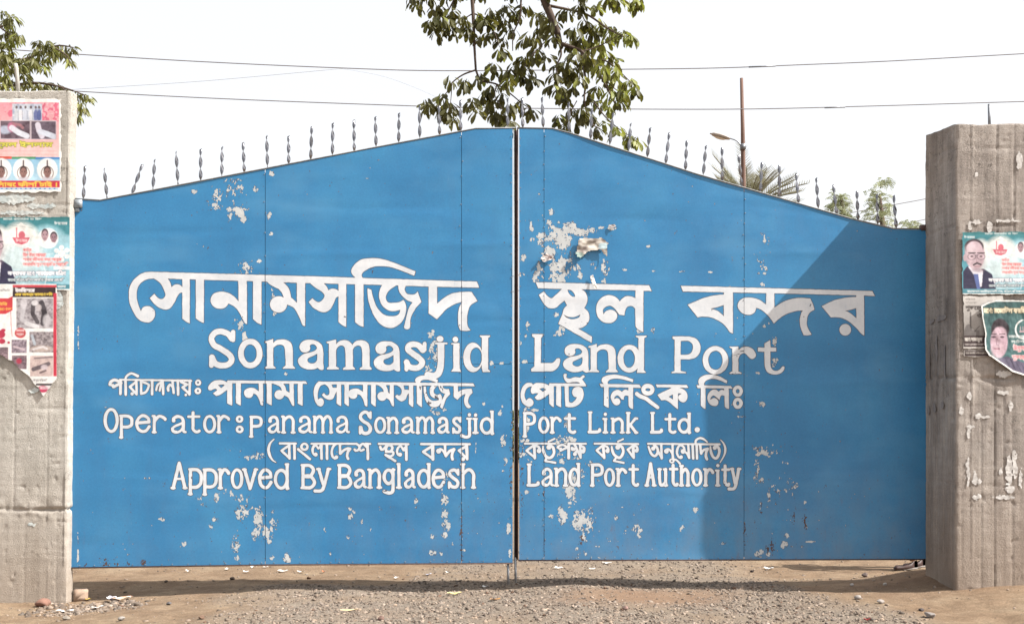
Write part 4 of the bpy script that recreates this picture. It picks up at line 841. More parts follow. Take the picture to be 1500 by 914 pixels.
# peeled paint showing grey primer, flaked in clusters
CH = [  # x, y, rx, ry, strength
 (318, 285, 6, 9, 1), (316, 303, 9, 6, .6), (345, 280, 13, 12, .68), (340, 300, 8, 8, .6), (337, 312, 5, 10, .85), (352, 312, 10, 10, 1), (356, 320, 6, 6, 1), (375, 276, 5, 5, .8), (284, 281, 4, 4, .9), (398, 254, 4, 4, .8), (394, 315, 3, 5, .9), (397, 343, 2.5, 2.5, 1), (337, 331, 2, 4, .8), (343, 265, 14, 5, .5), (360, 390, 12, 14, .5), (362, 390, 4, 3, .9), (380, 383, 3, 3, .9),
 (399, 440, 3, 14, .8), (403, 458, 4, 6, .8), (353, 478, 4, 7, 1), (358, 492, 4, 8, .9), (418, 548, 3, 3, 1), (342, 470, 8, 10, .3),
 (820, 345, 16, 17, 1), (836, 335, 8, 9, .95), (850, 340, 14, 6, .85), (805, 347, 8, 8, .95), (826, 358, 10, 8, .9), (793, 350, 6, 10, .85), (779, 333, 3, 6, .9), (780, 351, 3, 3, .9), (807, 326, 8, 4, .7), (808, 310, 4, 5, .9), (858, 338, 8, 4, .8), (866, 338, 10, 6, .5),
 (818, 398, 13, 16, 1), (828, 385, 10, 12, .75), (790, 392, 7, 18, .75), (784, 407, 4, 6, .9), (806, 368, 8, 9, 1), (800, 375, 12, 8, .6), (838, 378, 6, 8, .7), (846, 392, 6, 6, .85), (887, 393, 6, 13, .75), (870, 392, 5, 8, .6), (850, 404, 4, 6, .6), (767, 378, 4, 5, .8), (765, 402, 4, 3, .9), (897, 333, 6, 4, .95), (881, 334, 4, 2, 1), (897, 345, 3, 2, .9), (885, 412, 4, 5, .7), (915, 395, 5, 1.5, .9), (957, 397, 4, 1.3, .9), (1000, 398, 4, 1.3, .9), (1040, 399, 3, 1.3, .9), (950, 361, 4, 2, .8),
 (818, 488, 8, 4, 1), (823, 482, 4, 6, .9), (773, 478, 3, 6, .8), (957, 485, 4, 6, .8), (936, 486, 4, 4, .6), (815, 461, 4, 3, .8),
 (632, 488, 5, 5, .9), (637, 512, 9, 20, .66), (628, 540, 10, 8, .6), (630, 528, 5, 10, .5), (618, 560, 8, 10, .3), (640, 602, 14, 8, .45), (633, 515, 6, 18, .5), (720, 532, 3, 3, 1), (735, 532, 3, 2, 1), (710, 591, 3, 3, .9), (732, 606, 3, 5, .9), (700, 600, 3, 2, .8), (736, 595, 2, 2, .8),
 (738, 645, 4, 9, 1), (740, 675, 3, 6, .9), (737, 690, 2, 4, .7), (697, 655, 1.3, 9, .8), (745, 775, 3, 9, .9), (747, 810, 2, 6, .8), (767, 530, 5, 2.5, 1), (763, 505, 2, 5, .7), (770, 492, 2, 3, .8),
 (772, 600, 5, 5, 1), (783, 601, 5, 2.5, .9), (773, 616, 4, 5, .9), (772, 628, 3, 6, .9), (770, 646, 7, 4, 1), (768, 653, 5, 4, .8), (829, 645, 12, 8, 1), (836, 646, 6, 8, .7), (833, 612, 6, 6, .8), (832, 622, 6, 5, .7), (765, 665, 5, 3, .8), (762, 668, 3, 2, .9), (820, 668, 6, 6, .6), (824, 675, 7, 6, .8), (775, 676, 4, 5, .9), (843, 672, 8, 3, .7),
 (651, 732, 5, 8, .95), (651, 752, 4, 9, .85), (654, 768, 6, 9, .9), (651, 783, 4, 5, .9), (653, 700, 4, 10, .6), (650, 715, 6, 8, .4), (634, 785, 4, 5, .6), (612, 735, 7, 12, .35), (515, 752, 5, 9, .8), (530, 762, 2, 5, .7), (543, 772, 3, 10, .5), (510, 785, 4, 6, .5), (632, 810, 8, 4, .8), (645, 811, 5, 3, .8), (694, 748, 3, 2, .9), (476, 776, 2, 3, .8), (483, 810, 3, 5, .6), (680, 805, 3, 3, .8), (663, 797, 2, 3, .9),
 (378, 760, 6, 16, .95), (375, 780, 6, 10, .95), (390, 780, 6, 9, .95), (400, 770, 7, 20, .6), (358, 750, 12, 12, .72), (345, 795, 8, 14, .5), (347, 817, 4, 4, .9), (420, 817, 5, 7, .9), (318, 728, 10, 8, .5), (300, 740, 8, 4, .5), (315, 760, 4, 5, .8), (310, 772, 4, 6, .6), (355, 730, 14, 6, .5), (394, 793, 4, 3, 1), (398, 817, 3, 3, 1), (270, 796, 3, 3, 1), (291, 729, 5, 4, .8), (330, 722, 16, 6, .5), (378, 668, 9, 6, .7), (365, 670, 10, 4, .4), (340, 660, 16, 4, .25),
 (834, 718, 8, 10, .95), (836, 732, 7, 8, .9), (838, 704, 5, 8, .9), (824, 756, 7, 14, .8), (852, 762, 12, 15, .95), (860, 770, 8, 10, .9), (865, 752, 6, 12, .7), (858, 788, 8, 6, .6), (808, 757, 5, 4, .8), (903, 757, 3, 4, .9), (933, 777, 7, 11, .8), (918, 773, 3, 6, .6), (845, 803, 3, 4, .9), (858, 810, 2, 4, .8), (876, 817, 3, 2, .9), (846, 815, 2, 6, .8), (772, 721, 3, 3, 1), (1018, 746, 4, 4, .9), (1000, 774, 4, 4, .8), (950, 727, 3, 4, .5),
 (838, 700, 9, 14, .6), (846, 690, 20, 12, .35), (870, 680, 16, 8, .35),
 (1121, 352, 4, 4, .9), (1118, 381, 2, 3, .7), (1120, 401, 3, 2, .9), (1117, 417, 4, 3, .9), (1105, 372, 2, 2, .7), (1119, 478, 3, 3, 1), (1126, 474, 2, 2, .9), (1118, 372, 12, 40, .16), (1135, 500, 5, 6, .9), (1143, 499, 2, 2, .9), (1134, 530, 5, 6, 1), (1110, 546, 4, 2, .7), (1118, 592, 5, 4, .7), (1112, 665, 5, 4, .9), (1108, 690, 4, 20, .72), (1120, 662, 8, 5, .7), (1115, 704, 4, 5, .8), (1127, 702, 3, 2, .9), (1151, 677, 4, 3, .8), (1125, 660, 30, 12, .22), (1150, 715, 25, 20, .22), (1112, 810, 6, 5, 1), (1126, 811, 3, 3, .9), (1148, 797, 5, 5, .9), (1175, 800, 4, 3, .7), (1186, 793, 7, 1.4, 1), (1181, 770, 4, 4, .8), (1152, 784, 4, 3, .7), (1126, 730, 3, 12, .5), (1115, 745, 2, 14, .5), (1179, 735, 2, 3, .8), (1060, 795, 8, 3, .4), (1200, 720, 2, 2, .7), (1085, 610, 8, 1.6, .6), (114.5, 488, 1.3, 10, .9), (114.5, 508, 1.2, 8, .9), (114, 790, 1.2, 10, .8), (114, 815, 1.3, 12, 1), (237, 760, 5, 3, .6), (215, 700, 8, 2, .5)]
def chips(leaf, xmin, xmax, ymin, ymax, seed):
    st = .5; xs = np.arange(xmin, xmax, st); ys = np.arange(ymin, ymax, st); Fd = np.full((len(ys), len(xs)), 3.0)
    for k, (x, y, rx, ry, a) in enumerate(CH):
        if not (xmin < x < xmax): continue
        rx *= 1.05; ry *= 1.05
        i0 = max(int((x-2*rx-xmin)/st), 0); i1 = min(int((x+2*rx-xmin)/st), len(xs)); j0 = max(int((y-2*ry-ymin)/st), 0); j1 = min(int((y+2*ry-ymin)/st), len(ys))
        if i1 <= i0 or j1 <= j0: continue
        XX, YY = np.meshgrid(xs[i0:i1], ys[j0:j1]); r = np.hypot((XX-x)/rx, (YY-y)/ry)
        n_ = fbm(XX*.26+.5*vn(XX*.5, YY*.5, seed+3), YY*.16, seed, 4)*1.25+.42*vn(XX*1.1, YY*.7, seed+9)+.3*vn(XX*.5, YY*.35, seed+12)
        g_ = np.clip(1.25-r*r, -1, 1)
        v = (1.05-a)*.9-(g_*.62+n_*.8)*1.0+.30
        Fd[j0:j1, i0:i1] = np.minimum(Fd[j0:j1, i0:i1], v)
    # stray flecks everywhere, thicker in vertical bands
    XX, YY = np.meshgrid(xs, ys)
    band = np.clip(vn(XX*.013, YY*.004, seed+50)*1.2, 0, 1)*.10+.10*np.clip((YY-640)/200, 0, 1)
    fl = 1.17-band*1.4-fbm(XX*.36, YY*.26, seed+60, 2)*1.3
    Fd = np.minimum(Fd, fl)
    topl = np.interp(XX, *(TOPL if leaf is GL else TOPR))+4; botl = np.interp(XX, *(BOTL if leaf is GL else BOTR))-3
    Fd = np.maximum(Fd, (topl-YY)); Fd = np.maximum(Fd, YY-botl)
    for sx_, y0, y1, hw in SEAMS: Fd = np.maximum(Fd, .5-np.abs(XX-sx_))
    Vp, P_ = contour(xs, ys, Fd, 0)
    o = mk('peeled_paint', on_gate(Vp, .00022), P_, M_PRIMER, leaf, kind='stuff')
    Vp, P_ = contour(xs, ys, Fd, .13)
    mk('peeled_halo', on_gate(Vp, .00014), P_, M_OUT, leaf, kind='stuff')  # the same added sharpening halo around the flakes
chips(GL, 112, 750, 188, 828, 500); chips(GR, 761, 1350, 188, 819, 600)
# damaged spots: weld burns at the foot of the left leaf, rust runs
RB = [(GL, [(125, 827, 4, 3), (155, 825, 6, 4), (171, 826, 5, 3), (188, 825, 4, 4), (211, 823, 4, 5), (152, 818, 5, 3), (388, 822, 1.5, 5), (676, 780, 1.6, 40), (118, 309, 2, 5), (545, 394, .7, 7), (548, 395, .6, 9), (676, 690, 1.0, 30), (748, 690, 2, 40), (750, 640, 1.5, 30)]),
      (GR, [(812, 376, 5, 4), (797, 700, .9, 60), (797, 790, 1, 30), (1131, 800, 3.5, 12), (1125, 805, 3, 8), (1163, 755, 2, 12), (1179, 765, 3, 12), (1091, 785, 1.6, 20), (852, 790, 3, 8), (1115, 745, 2, 8), (1208, 712, 1.2, 2), (1000, 760, 3, 2), (765, 700, 1.5, 60), (1104, 602, 3, 1.2)])]
for leaf, L_ in RB:
    sh = Shape()
    for x, y, rx, ry in L_: sh.E(x, y, rx*1.0, ry*1.0)
    xs, ys, F = sh.field(.5); XX, YY = np.meshgrid(xs, ys)
    F = F/2.2+fbm(XX*.6, YY*.4, 77, 3)*3.2+vn(XX*1.3, YY*.9, 78)+1.1
    F = np.maximum(F, YY-np.interp(XX, *(BOTL if leaf is GL else BOTR))+2)
    Vp, P_ = contour(xs, ys, F, 0); mk('rust_stain', on_gate(Vp, .0003), P_, M_RUST, leaf, kind='stuff')
# ---------------------------------------------------------------- concrete pillars
def pillar(name, x0, x1, y0, y1, z0, ztop, m, seed, label, grooves, joints, lean=0, backtop=0):
    """rounded rectangular shaft; perimeter walk with relief pushed inwards"""
    base = ((x0+x1)/2, (y0+y1)/2, z0+.3)
    T_ = thing(name, base, label, 'pillar', 'concrete gate pillars')
    st = .0125; per = []
    def seg(a, b, n):
        L_ = math.hypot(b[0]-a[0], b[1]-a[1]); k = max(int(L_/st), 2)
        for i in range(k):
            t_ = i/k; per.append((a[0]+(b[0]-a[0])*t_, a[1]+(b[1]-a[1])*t_, n[0], n[1]))
    seg((x0, y0), (x1, y0), (0, -1)); seg((x1, y0), (x1, y1), (1, 0)); seg((x1, y1), (x0, y1), (0, 1)); seg((x0, y1), (x0, y0), (-1, 0))
    P_ = np.array(per); n = len(P_); zz = np.arange(z0, ztop+.001, .016); nz = len(zz)
    s_ = np.arange(n)*st; A, Zz = np.meshgrid(s_, zz)
    PX = np.repeat(P_[None, :, 0], nz, 0); PY = np.repeat(P_[None, :, 1], nz, 0); NX = np.repeat(P_[None, :, 2], nz, 0); NY = np.repeat(P_[None, :, 3], nz, 0)
    d = .0035*fbm(A*2, Zz*1.1, seed, 3)+.0028*fbm(A*11, Zz*9, seed+1, 3)
    pits = fbm(A*22, Zz*20, seed+2, 3); d -= .010*np.clip(pits-.44, 0, 1)*3; pits = fbm(A*7, Zz*9, seed+22, 4); d -= .016*np.clip(pits-.5, 0, 1)*2
    # board marks: narrow vertical ridges or grooves on every face
    hx = np.where(np.abs(NY) > .5, PX, PY+20)
    for gx, gw, dep, ya, yb in grooves:
        wob = .004*vn(Zz*2, Zz*0, seed+int(gx*50)); q = np.exp(-((hx-gx-wob)/gw)**2)*((Zz > ya) & (Zz < yb)); d += dep*q
    wood = vn(hx*28, Zz*1.2, seed+5); d += .0016*wood*(Zz < 2.2)+.0012*vn(A*1.5, Zz*30, seed+6)
    for zj, amp in joints:
        jj = zj+.02*vn(A*2, A*0, seed+8); d -= amp*np.exp(-((Zz-jj)/.014)**2)*np.clip(.6+vn(A*5, Zz*0, seed+9), .1, 1)
        d += amp*.5*fbm(A*14, Zz*14, seed+4, 2)*np.exp(-((Zz-jj)/.09)**2)
    # worn arrises: pull corners in
    cx = np.minimum(np.abs(PX-x0), np.abs(PX-x1)); cy = np.minimum(np.abs(PY-y0), np.abs(PY-y1)); c = np.maximum(cx, cy)
    ch = .012+.016*np.clip(fbm(Zz*5, A*0+PX*3, seed+11, 4)+.1, 0, 1)+.03*np.clip(fbm(Zz*2.2, PX*2, seed+12, 3)-.38, 0, 1)*2
    near = np.clip(1-np.maximum(cx, cy)/(ch+.012), 0, 1)
    mx, my = (x0+x1)/2, (y0+y1)/2
    d = np.minimum(d, .001) if False else d-.003
    wx = PX+NX*d-np.sign(PX-mx)*near*ch*.55; wy = PY+NY*d-np.sign(PY-my)*near*ch*.55
    top = (Zz-z0)/(ztop-z0)
    wx = wx+lean*top
    wz = Zz+np.clip(top*12-11, 0, 1)*(.012*fbm(PX*6, PY*6, seed+20, 3)+backtop*(PY-y0)/(y1-y0))
    V = np.stack([wx, wy, wz], -1).reshape(-1, 3); F = []
    idx = np.arange(nz*n).reshape(nz, n); nxt = np.roll(idx, -1, 1)
    Fq = np.stack([idx[:-1], nxt[:-1], nxt[1:], idx[1:]], -1).reshape(-1, 4)
    ctr = len(V); tp = V[-n:].mean(0)+np.array([0, 0, .01]); V = np.concatenate([V, [tp]])
    tri = [tuple(f) for f in Fq.tolist()]+[(int(idx[-1, i]), int(nxt[-1, i]), ctr) for i in range(n)]
    mk('shaft', V, tri, m, T_, smooth=True)
    return T_
YL, YR = -.12, -.745
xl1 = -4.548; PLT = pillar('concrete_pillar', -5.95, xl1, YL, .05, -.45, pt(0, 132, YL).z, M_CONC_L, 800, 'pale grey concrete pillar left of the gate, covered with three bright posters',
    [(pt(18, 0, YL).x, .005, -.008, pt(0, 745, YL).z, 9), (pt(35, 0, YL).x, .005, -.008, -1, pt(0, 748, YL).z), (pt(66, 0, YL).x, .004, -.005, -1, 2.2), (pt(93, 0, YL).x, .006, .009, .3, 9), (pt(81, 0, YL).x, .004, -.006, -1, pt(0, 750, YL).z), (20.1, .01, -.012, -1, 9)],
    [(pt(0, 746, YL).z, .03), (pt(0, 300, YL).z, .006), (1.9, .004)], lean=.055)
xr0 = pt(1399.5, 0, YR).x
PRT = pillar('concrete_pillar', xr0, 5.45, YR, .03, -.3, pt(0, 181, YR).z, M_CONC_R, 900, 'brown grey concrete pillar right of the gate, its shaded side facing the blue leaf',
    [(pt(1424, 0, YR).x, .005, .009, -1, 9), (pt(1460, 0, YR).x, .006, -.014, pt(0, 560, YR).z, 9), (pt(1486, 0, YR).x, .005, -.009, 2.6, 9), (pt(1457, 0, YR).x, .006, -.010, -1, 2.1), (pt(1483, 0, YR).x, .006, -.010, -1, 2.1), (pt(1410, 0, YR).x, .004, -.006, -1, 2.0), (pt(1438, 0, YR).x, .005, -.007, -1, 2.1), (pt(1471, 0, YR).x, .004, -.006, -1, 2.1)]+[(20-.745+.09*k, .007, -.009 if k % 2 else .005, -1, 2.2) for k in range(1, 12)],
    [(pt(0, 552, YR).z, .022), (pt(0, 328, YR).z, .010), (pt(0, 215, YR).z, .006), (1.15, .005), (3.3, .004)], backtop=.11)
mk('pipe_stub', *tube([pt(27, 137, YL+.12), pt(24, 100, YL+.12), pt(22.5, 94, YL+.12)], .021, 10), M_DARKSTEEL if False else m_simple('grey cement coated pipe', (.30, .29, .27), (.42, .41, .38), 20, .9, .001), PLT)
mk('pipe_stub', *tube([pt(1449.5, 190, YR+.3), pt(1449, 153, YR+.3)], .014, 10), M_DARKSTEEL, PRT)
def residue(P_, items, yf, seed, name='paper_residue', m=M_PAPERR, off=.004, big=1.2):
    sh = Shape()
    for x, y, rx, ry in items: sh.E(x, y, rx, ry)
    xs, ys, F = sh.field(.5); XX, YY = np.meshgrid(xs, ys); F = F/2+fbm(XX*.3, YY*.2, seed, 4)*big*1.5+.1
    Vp, Pl = contour(xs, ys, F, 0, run=6)
    k = (D+yf)/D/S; W = np.stack([(Vp[:, 0]-750)*k, yf-off-.002*vn(Vp[:, 0]*.4, Vp[:, 1]*.4, seed), EYE+(HY-Vp[:, 1])*k], -1)
    return mk(name, W, Pl, m, P_, kind='stuff')
residue(PRT, [(1422, 625, 7, 3), (1433, 609, 5, 4), (1445, 611, 6, 1.5), (1419, 635, 3, 7), (1418, 690, 3, 22), (1428, 700, 4, 10), (1434, 705, 3, 5), (1478, 690, 5, 25), (1486, 680, 4, 22), (1470, 728, 16, 3), (1480, 716, 7, 6), (1495, 700, 2, 15), (1430, 728, 7, 4), (1420, 580, 4, 5), (1470, 575, 8, 3), (1480, 595, 3, 8), (1466, 690, 3, 6), (1408, 600, 3, 8)], YR, 41)
residue(PRT, [(1430, 326, 10, 3), (1478, 324, 18, 2.5), (1450, 333, 4, 7), (1493, 235, 5, 13), (1431, 256, 3, 3), (1420, 332, 3, 5), (1470, 548, 12, 5)], YR, 43)
residue(PLT, [(20, 292, 30, 7), (60, 302, 22, 4), (30, 312, 36, 3), (85, 440, 8, 14), (62, 568, 6, 6), (50, 572, 8, 4), (70, 562, 8, 5), (48, 768, 6, 2)], YL, 45, m=m_simple('faded pale blue paper residue', (.36, .42, .43), (.58, .60, .58), 14, .85, .001), off=.003)
# torn papers on the shaded face of the right pillar
kx = xr0
def side_residue():
    V = []; F = []; g = random.Random(5)
    for (y_, z_, hy_, hz_) in ((-.42, 2.78, .13, .035), (-.18, 2.78, .09, .03), (-.30, 2.5, .035, .16), (-.12, 2.35, .02, .28), (-.5, 2.35, .02, .25), (-.25, 1.9, .06, .05), (-.45, 1.92, .05, .04), (-.1, 1.88, .04, .06)):
        n = len(V); k = 11
        for i in range(k):
            a = 6.283*i/k; r = g.uniform(.6, 1.05); V.append((kx-.004-g.uniform(0, .006), y_+hy_*r*math.cos(a), z_+hz_*r*math.sin(a)))
        F.append(tuple(range(n, n+k)))
    mk('paper_residue', V, F, m_simple('dirty old paper', (.16, .145, .14), (.30, .27, .26), 14, .9, .001), PRT, kind='stuff')
side_residue()

# ---------------------------------------------------------------- posters: printed sheets with their print as colour on a fine grid
def lin(c): c = np.array(c, float)/255; c = c*.80+c.mean(-1, keepdims=True)*.12+.06; return np.where(c < .04, c/12.92, ((c+.055)/1.055)**2.4)*.86
class Canvas:
    R = 2.0
    def __init__(s, x0, y0, x1, y1, bg):
        s.x0, s.y0 = x0, y0; s.w = int((x1-x0)*s.R)+1; s.h = int((y1-y0)*s.R)+1
        s.X, s.Y = np.meshgrid(x0+np.arange(s.w)/s.R, y0+np.arange(s.h)/s.R); s.c = np.zeros((s.h, s.w, 3)); s.c[:] = lin(bg)
    def put(s, m, col, a=1.0):
        m = np.clip(m, 0, 1)[..., None]*a; s.c = s.c*(1-m)+(col if isinstance(col, np.ndarray) and col.ndim == 3 else lin(col))*m; return s
    def rect(s, x0, y0, x1, y1, col, a=1): return s.put(((s.X >= x0) & (s.X <= x1) & (s.Y >= y0) & (s.Y <= y1)).astype(float), col, a)
    def grad(s, x0, y0, x1, y1, c0, c1, vert=True):
        t_ = np.clip((s.Y-y0)/(y1-y0) if vert else (s.X-x0)/(x1-x0), 0, 1)[..., None]; cc = lin(c0)*(1-t_)+lin(c1)*t_
        return s.put(((s.X >= x0) & (s.X <= x1) & (s.Y >= y0) & (s.Y <= y1)).astype(float), cc)
    def ell(s, x, y, rx, ry, col, a=1, soft=.12): r = np.hypot((s.X-x)/rx, (s.Y-y)/ry); return s.put((1-r)/soft+.5, col, a)
    def ring(s, x, y, rx, ry, wd, col, a=1): r = np.abs(np.hypot((s.X-x)/rx, (s.Y-y)/ry)-1)*min(rx, ry); return s.put((wd/2-r)*2+.5, col, a)
    def inside(s, P_):
        ins = np.zeros(s.X.shape, bool)
        for (ax_, ay_), (bx_, by_) in zip(P_, P_[1:]+P_[:1]):
            if ay_ != by_: ins ^= ((ay_ > s.Y) != (by_ > s.Y)) & (s.X < (bx_-ax_)*(s.Y-ay_)/(by_-ay_)+ax_)
        return ins
    def poly(s, P_, col, a=1): return s.put(s.inside(P_).astype(float), col, a)
    def line(s, P_, wd, col, a=1):
        for (ax_, ay_), (bx_, by_) in zip(P_, P_[1:]):
            e = (bx_-ax_, by_-ay_); t_ = np.clip(((s.X-ax_)*e[0]+(s.Y-ay_)*e[1])/(e[0]**2+e[1]**2+1e-9), 0, 1)
            s.put((wd/2-np.hypot(s.X-ax_-t_*e[0], s.Y-ay_-t_*e[1]))*2+.5, col, a)
        return s
    def text(s, body, x, y, h, col, wid=None, halo=None, bold=.35):
        cu = bpy.data.curves.new('tmp_text', 'FONT'); cu.body = body; cu.resolution_u = 2
        ob = bpy.data.objects.new('tmp_text', cu); C.objects.link(ob)
        dg = bpy.context.evaluated_depsgraph_get(); me = bpy.data.meshes.new_from_object(ob.evaluated_get(dg))
        me.calc_loop_triangles(); V = np.array([v.co[:2] for v in me.vertices]); Tt = [tuple(q.vertices) for q in me.loop_triangles]
        bpy.data.objects.remove(ob); bpy.data.curves.remove(cu); bpy.data.meshes.remove(me)
        if len(V) == 0: return s
        lo, hi = V.min(0), V.max(0); k = h/(hi[1]-lo[1]); kx_ = wid/(hi[0]-lo[0]) if wid else k
        P_ = np.stack([x+(V[:, 0]-lo[0])*kx_, y-(V[:, 1]-hi[1])*k], -1); m_ = np.zeros(s.X.shape); up = 3
        G = np.zeros((s.h*up, s.w*up), bool)
        Q = (P_-np.array([s.x0, s.y0]))*s.R*up
        for tri in Tt:
            a, b, c = Q[list(tri)]; lo_ = np.floor(np.minimum(np.minimum(a, b), c)).astype(int); hi_ = np.ceil(np.maximum(np.maximum(a, b), c)).astype(int)+1
            i0, j0 = max(lo_[0], 0), max(lo_[1], 0); i1, j1 = min(hi_[0], G.shape[1]), min(hi_[1], G.shape[0])
            if i1 <= i0 or j1 <= j0: continue
            gx_, gy_ = np.meshgrid(np.arange(i0, i1)+.5, np.arange(j0, j1)+.5)
            def ed(p, q): return (gx_-p[0])*(q[1]-p[1])-(gy_-p[1])*(q[0]-p[0])
            e0, e1, e2 = ed(a, b), ed(b, c), ed(c, a)
            G[j0:j1, i0:i1] |= ((e0 >= 0) & (e1 >= 0) & (e2 >= 0)) | ((e0 <= 0) & (e1 <= 0) & (e2 <= 0))
        m_ = G.reshape(s.h, up, s.w, up).mean((1, 3))
        def spread(m0, r):
            o_ = m0.copy()
            for dx in (-1, 0, 1):
                for dy in (-1, 0, 1): o_ = np.maximum(o_, np.roll(np.roll(m0, dx, 1), dy, 0)*r)
            return o_
        if halo is not None: s.put(np.clip(spread(spread(m_, 1), .8)*1.3, 0, 1), halo)
        return s.put(np.clip(spread(m_, bold)*1.35, 0, 1), col)
    def photo(s, x0, y0, x1, y1, dark, light, seed, sc_=.25, blobs=()):
        n_ = np.clip(.5+.75*fbm(s.X*sc_, s.Y*sc_, seed, 3), 0, 1)[..., None]; cc = lin(dark)*(1-n_)+lin(light)*n_
        box_ = (s.X >= x0) & (s.X <= x1) & (s.Y >= y0) & (s.Y <= y1); keep = s.c.copy(); s.put(box_.astype(float), cc)
        for b in blobs:
            if b[0] == 'e': s.ell(*b[1:])
            else: s.line(*b[1:])
        s.c = np.where(box_[..., None], s.c, keep); return s
    def face(s, x, y, w_, h_, skin=(150, 115, 105), hair=(45, 38, 42), glass=False, must=False, bald=False):
        s.ell(x, y-h_*.12, w_*.56, h_*.56, hair); s.ell(x, y+h_*.06, w_*.47, h_*.54, skin, soft=.15); s.ell(x-w_*.12, y+h_*.0, w_*.25, h_*.3, tuple(min(255, q*1.12) for q in skin), .5, 1)
        if bald: s.ell(x, y-h_*.32, w_*.36, h_*.26, skin)
        for q in (-1, 1):
            s.ell(x+q*w_*.5, y+h_*.05, w_*.07, h_*.13, skin); s.ell(x+q*w_*.2, y-h_*.03, w_*.1, h_*.045, (60, 42, 46)); s.line([(x+q*w_*.1, y-h_*.13), (x+q*w_*.3, y-h_*.14)], w_*.05, hair)
            if glass: s.ring(x+q*w_*.22, y-h_*.01, w_*.2, h_*.12, w_*.045, (40, 34, 40))
        s.line([(x, y), (x-w_*.03, y+h_*.17), (x+w_*.07, y+h_*.19)], w_*.05, tuple(q*.72 for q in skin))
        s.line([(x-w_*.14, y+h_*.34), (x+w_*.14, y+h_*.34)], w_*.07, (120, 62, 66))
        if must: s.line([(x-w_*.2, y+h_*.30), (x, y+h_*.25), (x+w_*.2, y+h_*.30)], w_*.09, (35, 28, 30))
        return s
def blur(a):
    a = (np.roll(a, 1, 0)+2*a+np.roll(a, -1, 0))/4; return (np.roll(a, 1, 1)+2*a+np.roll(a, -1, 1))/4
def poster(cv, yf, label, mask=None, wr=.003, seed=0, off=.009, curl=None, loc_off=0, name='poster', cat='poster', group=None):
    e_ = cv.c.copy(); cv.c = blur(cv.c); cv.c[0], cv.c[-1], cv.c[:, 0], cv.c[:, -1] = e_[0], e_[-1], e_[:, 0], e_[:, -1]
    cv.c *= (1+.10*fbm(cv.X*.09, cv.Y*.05, seed+31, 4)+.05*vn(cv.X*1.1, cv.Y*1.1, seed+32))[..., None]
    k = (D+yf)/D/S; n_ = fbm(cv.X*.05, cv.Y*.07, seed, 4)+.5*vn(cv.X*.25+cv.Y*.1, cv.Y*.06, seed+3)
    dep = off+wr*(n_+1)*.6
    if curl is not None: dep = dep+curl(cv.X, cv.Y)
    V = np.stack([(cv.X-750)*k, yf-dep, EYE+(HY-cv.Y)*k], -1).reshape(-1, 3); F = gridF(cv.w, cv.h)[:, ::-1]
    if mask is not None:
        mk_ = mask(cv.X, cv.Y).ravel(); F = F[mk_[F].all(1)]
        used, inv = np.unique(F, return_inverse=True); F = inv.reshape(F.shape); V = V[used]; col = cv.c.reshape(-1, 3)[used]
    else: col = cv.c.reshape(-1, 3)
    o = mk(name, V, F, M_PRINT, None, smooth=True, col=col, base=V.mean(0)); return tag(o, label, cat, group)
def ragged(x0, y0, x1, y1, seed, a=1.2):
    return lambda X_, Y_: (X_ > x0+a*.5+a*vn(Y_*.2, Y_*0, seed)) & (X_ < x1-a*.5+a*vn(Y_*.2, Y_*0, seed+1)) & (Y_ > y0+a*.5+a*vn(X_*.15, X_*0, seed+2)) & (Y_ < y1-a*.5+a*vn(X_*.15, X_*0, seed+3))
# 1 pink and blue demand poster, top of the left pillar
c = Canvas(-48, 144, 92, 284, (246, 244, 240))
c.grad(-46, 151, 87, 231, (238, 150, 165), (246, 196, 192)); n_ = fbm(c.X*.12, c.Y*.12, 5, 3)
c.put(((n_ > .0) & (c.Y > 151) & (c.Y < 180) & (c.X < 87)).astype(float)*.75, (222, 70, 110)); c.put(((vn(c.X*.3, c.Y*.4, 8) > .25) & (c.Y > 151) & (c.Y < 180) & (c.X > 63) & (c.X < 87)).astype(float)*.6, (248, 200, 208))
c.photo(19, 153, 62, 177, (150, 165, 195), (222, 228, 238), 3, .3, [q for i, (x, cc) in enumerate(((25, (205, 210, 220)), (31, (225, 225, 232)), (38, (200, 208, 225)), (46, (228, 228, 235)), (53, (90, 100, 160)), (58, (70, 84, 150)))) for q in (('e', x, 170, 3.2, 9, cc, .95, .3), ('e', x, 158, 1.7, 2.2, (95, 70, 70), .95, .4), ('l', [(x+2.4, 163), (x+2.4, 176)], .9, (70, 70, 100), .6))])
c.rect(1, 177.5, 83, 205, (196, 180, 190)); 
c.photo(2, 178.5, 44, 203.5, (70, 48, 60), (118, 96, 112), 6, .2, [('e', 8, 191, 9, 6, (190, 200, 225), .9, .5), ('e', 18, 187, 6, 7, (215, 110, 150), .9, .5), ('l', [(18, 188), (28, 195), (40, 200)], 8, (226, 232, 246), .9), ('l', [(20, 182), (30, 184), (34, 188)], 4, (170, 110, 120), .8)])
c.photo(47, 179, 82, 204, (66, 50, 64), (112, 96, 114), 7, .2, [('e', 56, 182, 3, 2.5, (205, 200, 205), .9, .5), ('l', [(56, 184), (58, 192), (62, 200)], 8, (222, 215, 232), .95), ('l', [(60, 194), (70, 197), (80, 201)], 8, (214, 222, 240), .9)])
c.text('নির্মল ইসলাম', -22, 207.5, 11, (236, 222, 70), 100, halo=(96, 120, 50)); c.line([(-40, 222), (84, 222)], .7, (232, 160, 162)); c.line([(-40, 227), (84, 227)], .7, (232, 160, 162))
c.grad(-46, 231, 88, 265, (130, 190, 226), (176, 218, 240)); c.rect(-46, 230, 18, 233.5, (222, 80, 60)); c.rect(18, 230.5, 53, 233.5, (70, 150, 100)); c.rect(53, 231, 88, 234, (60, 130, 200))
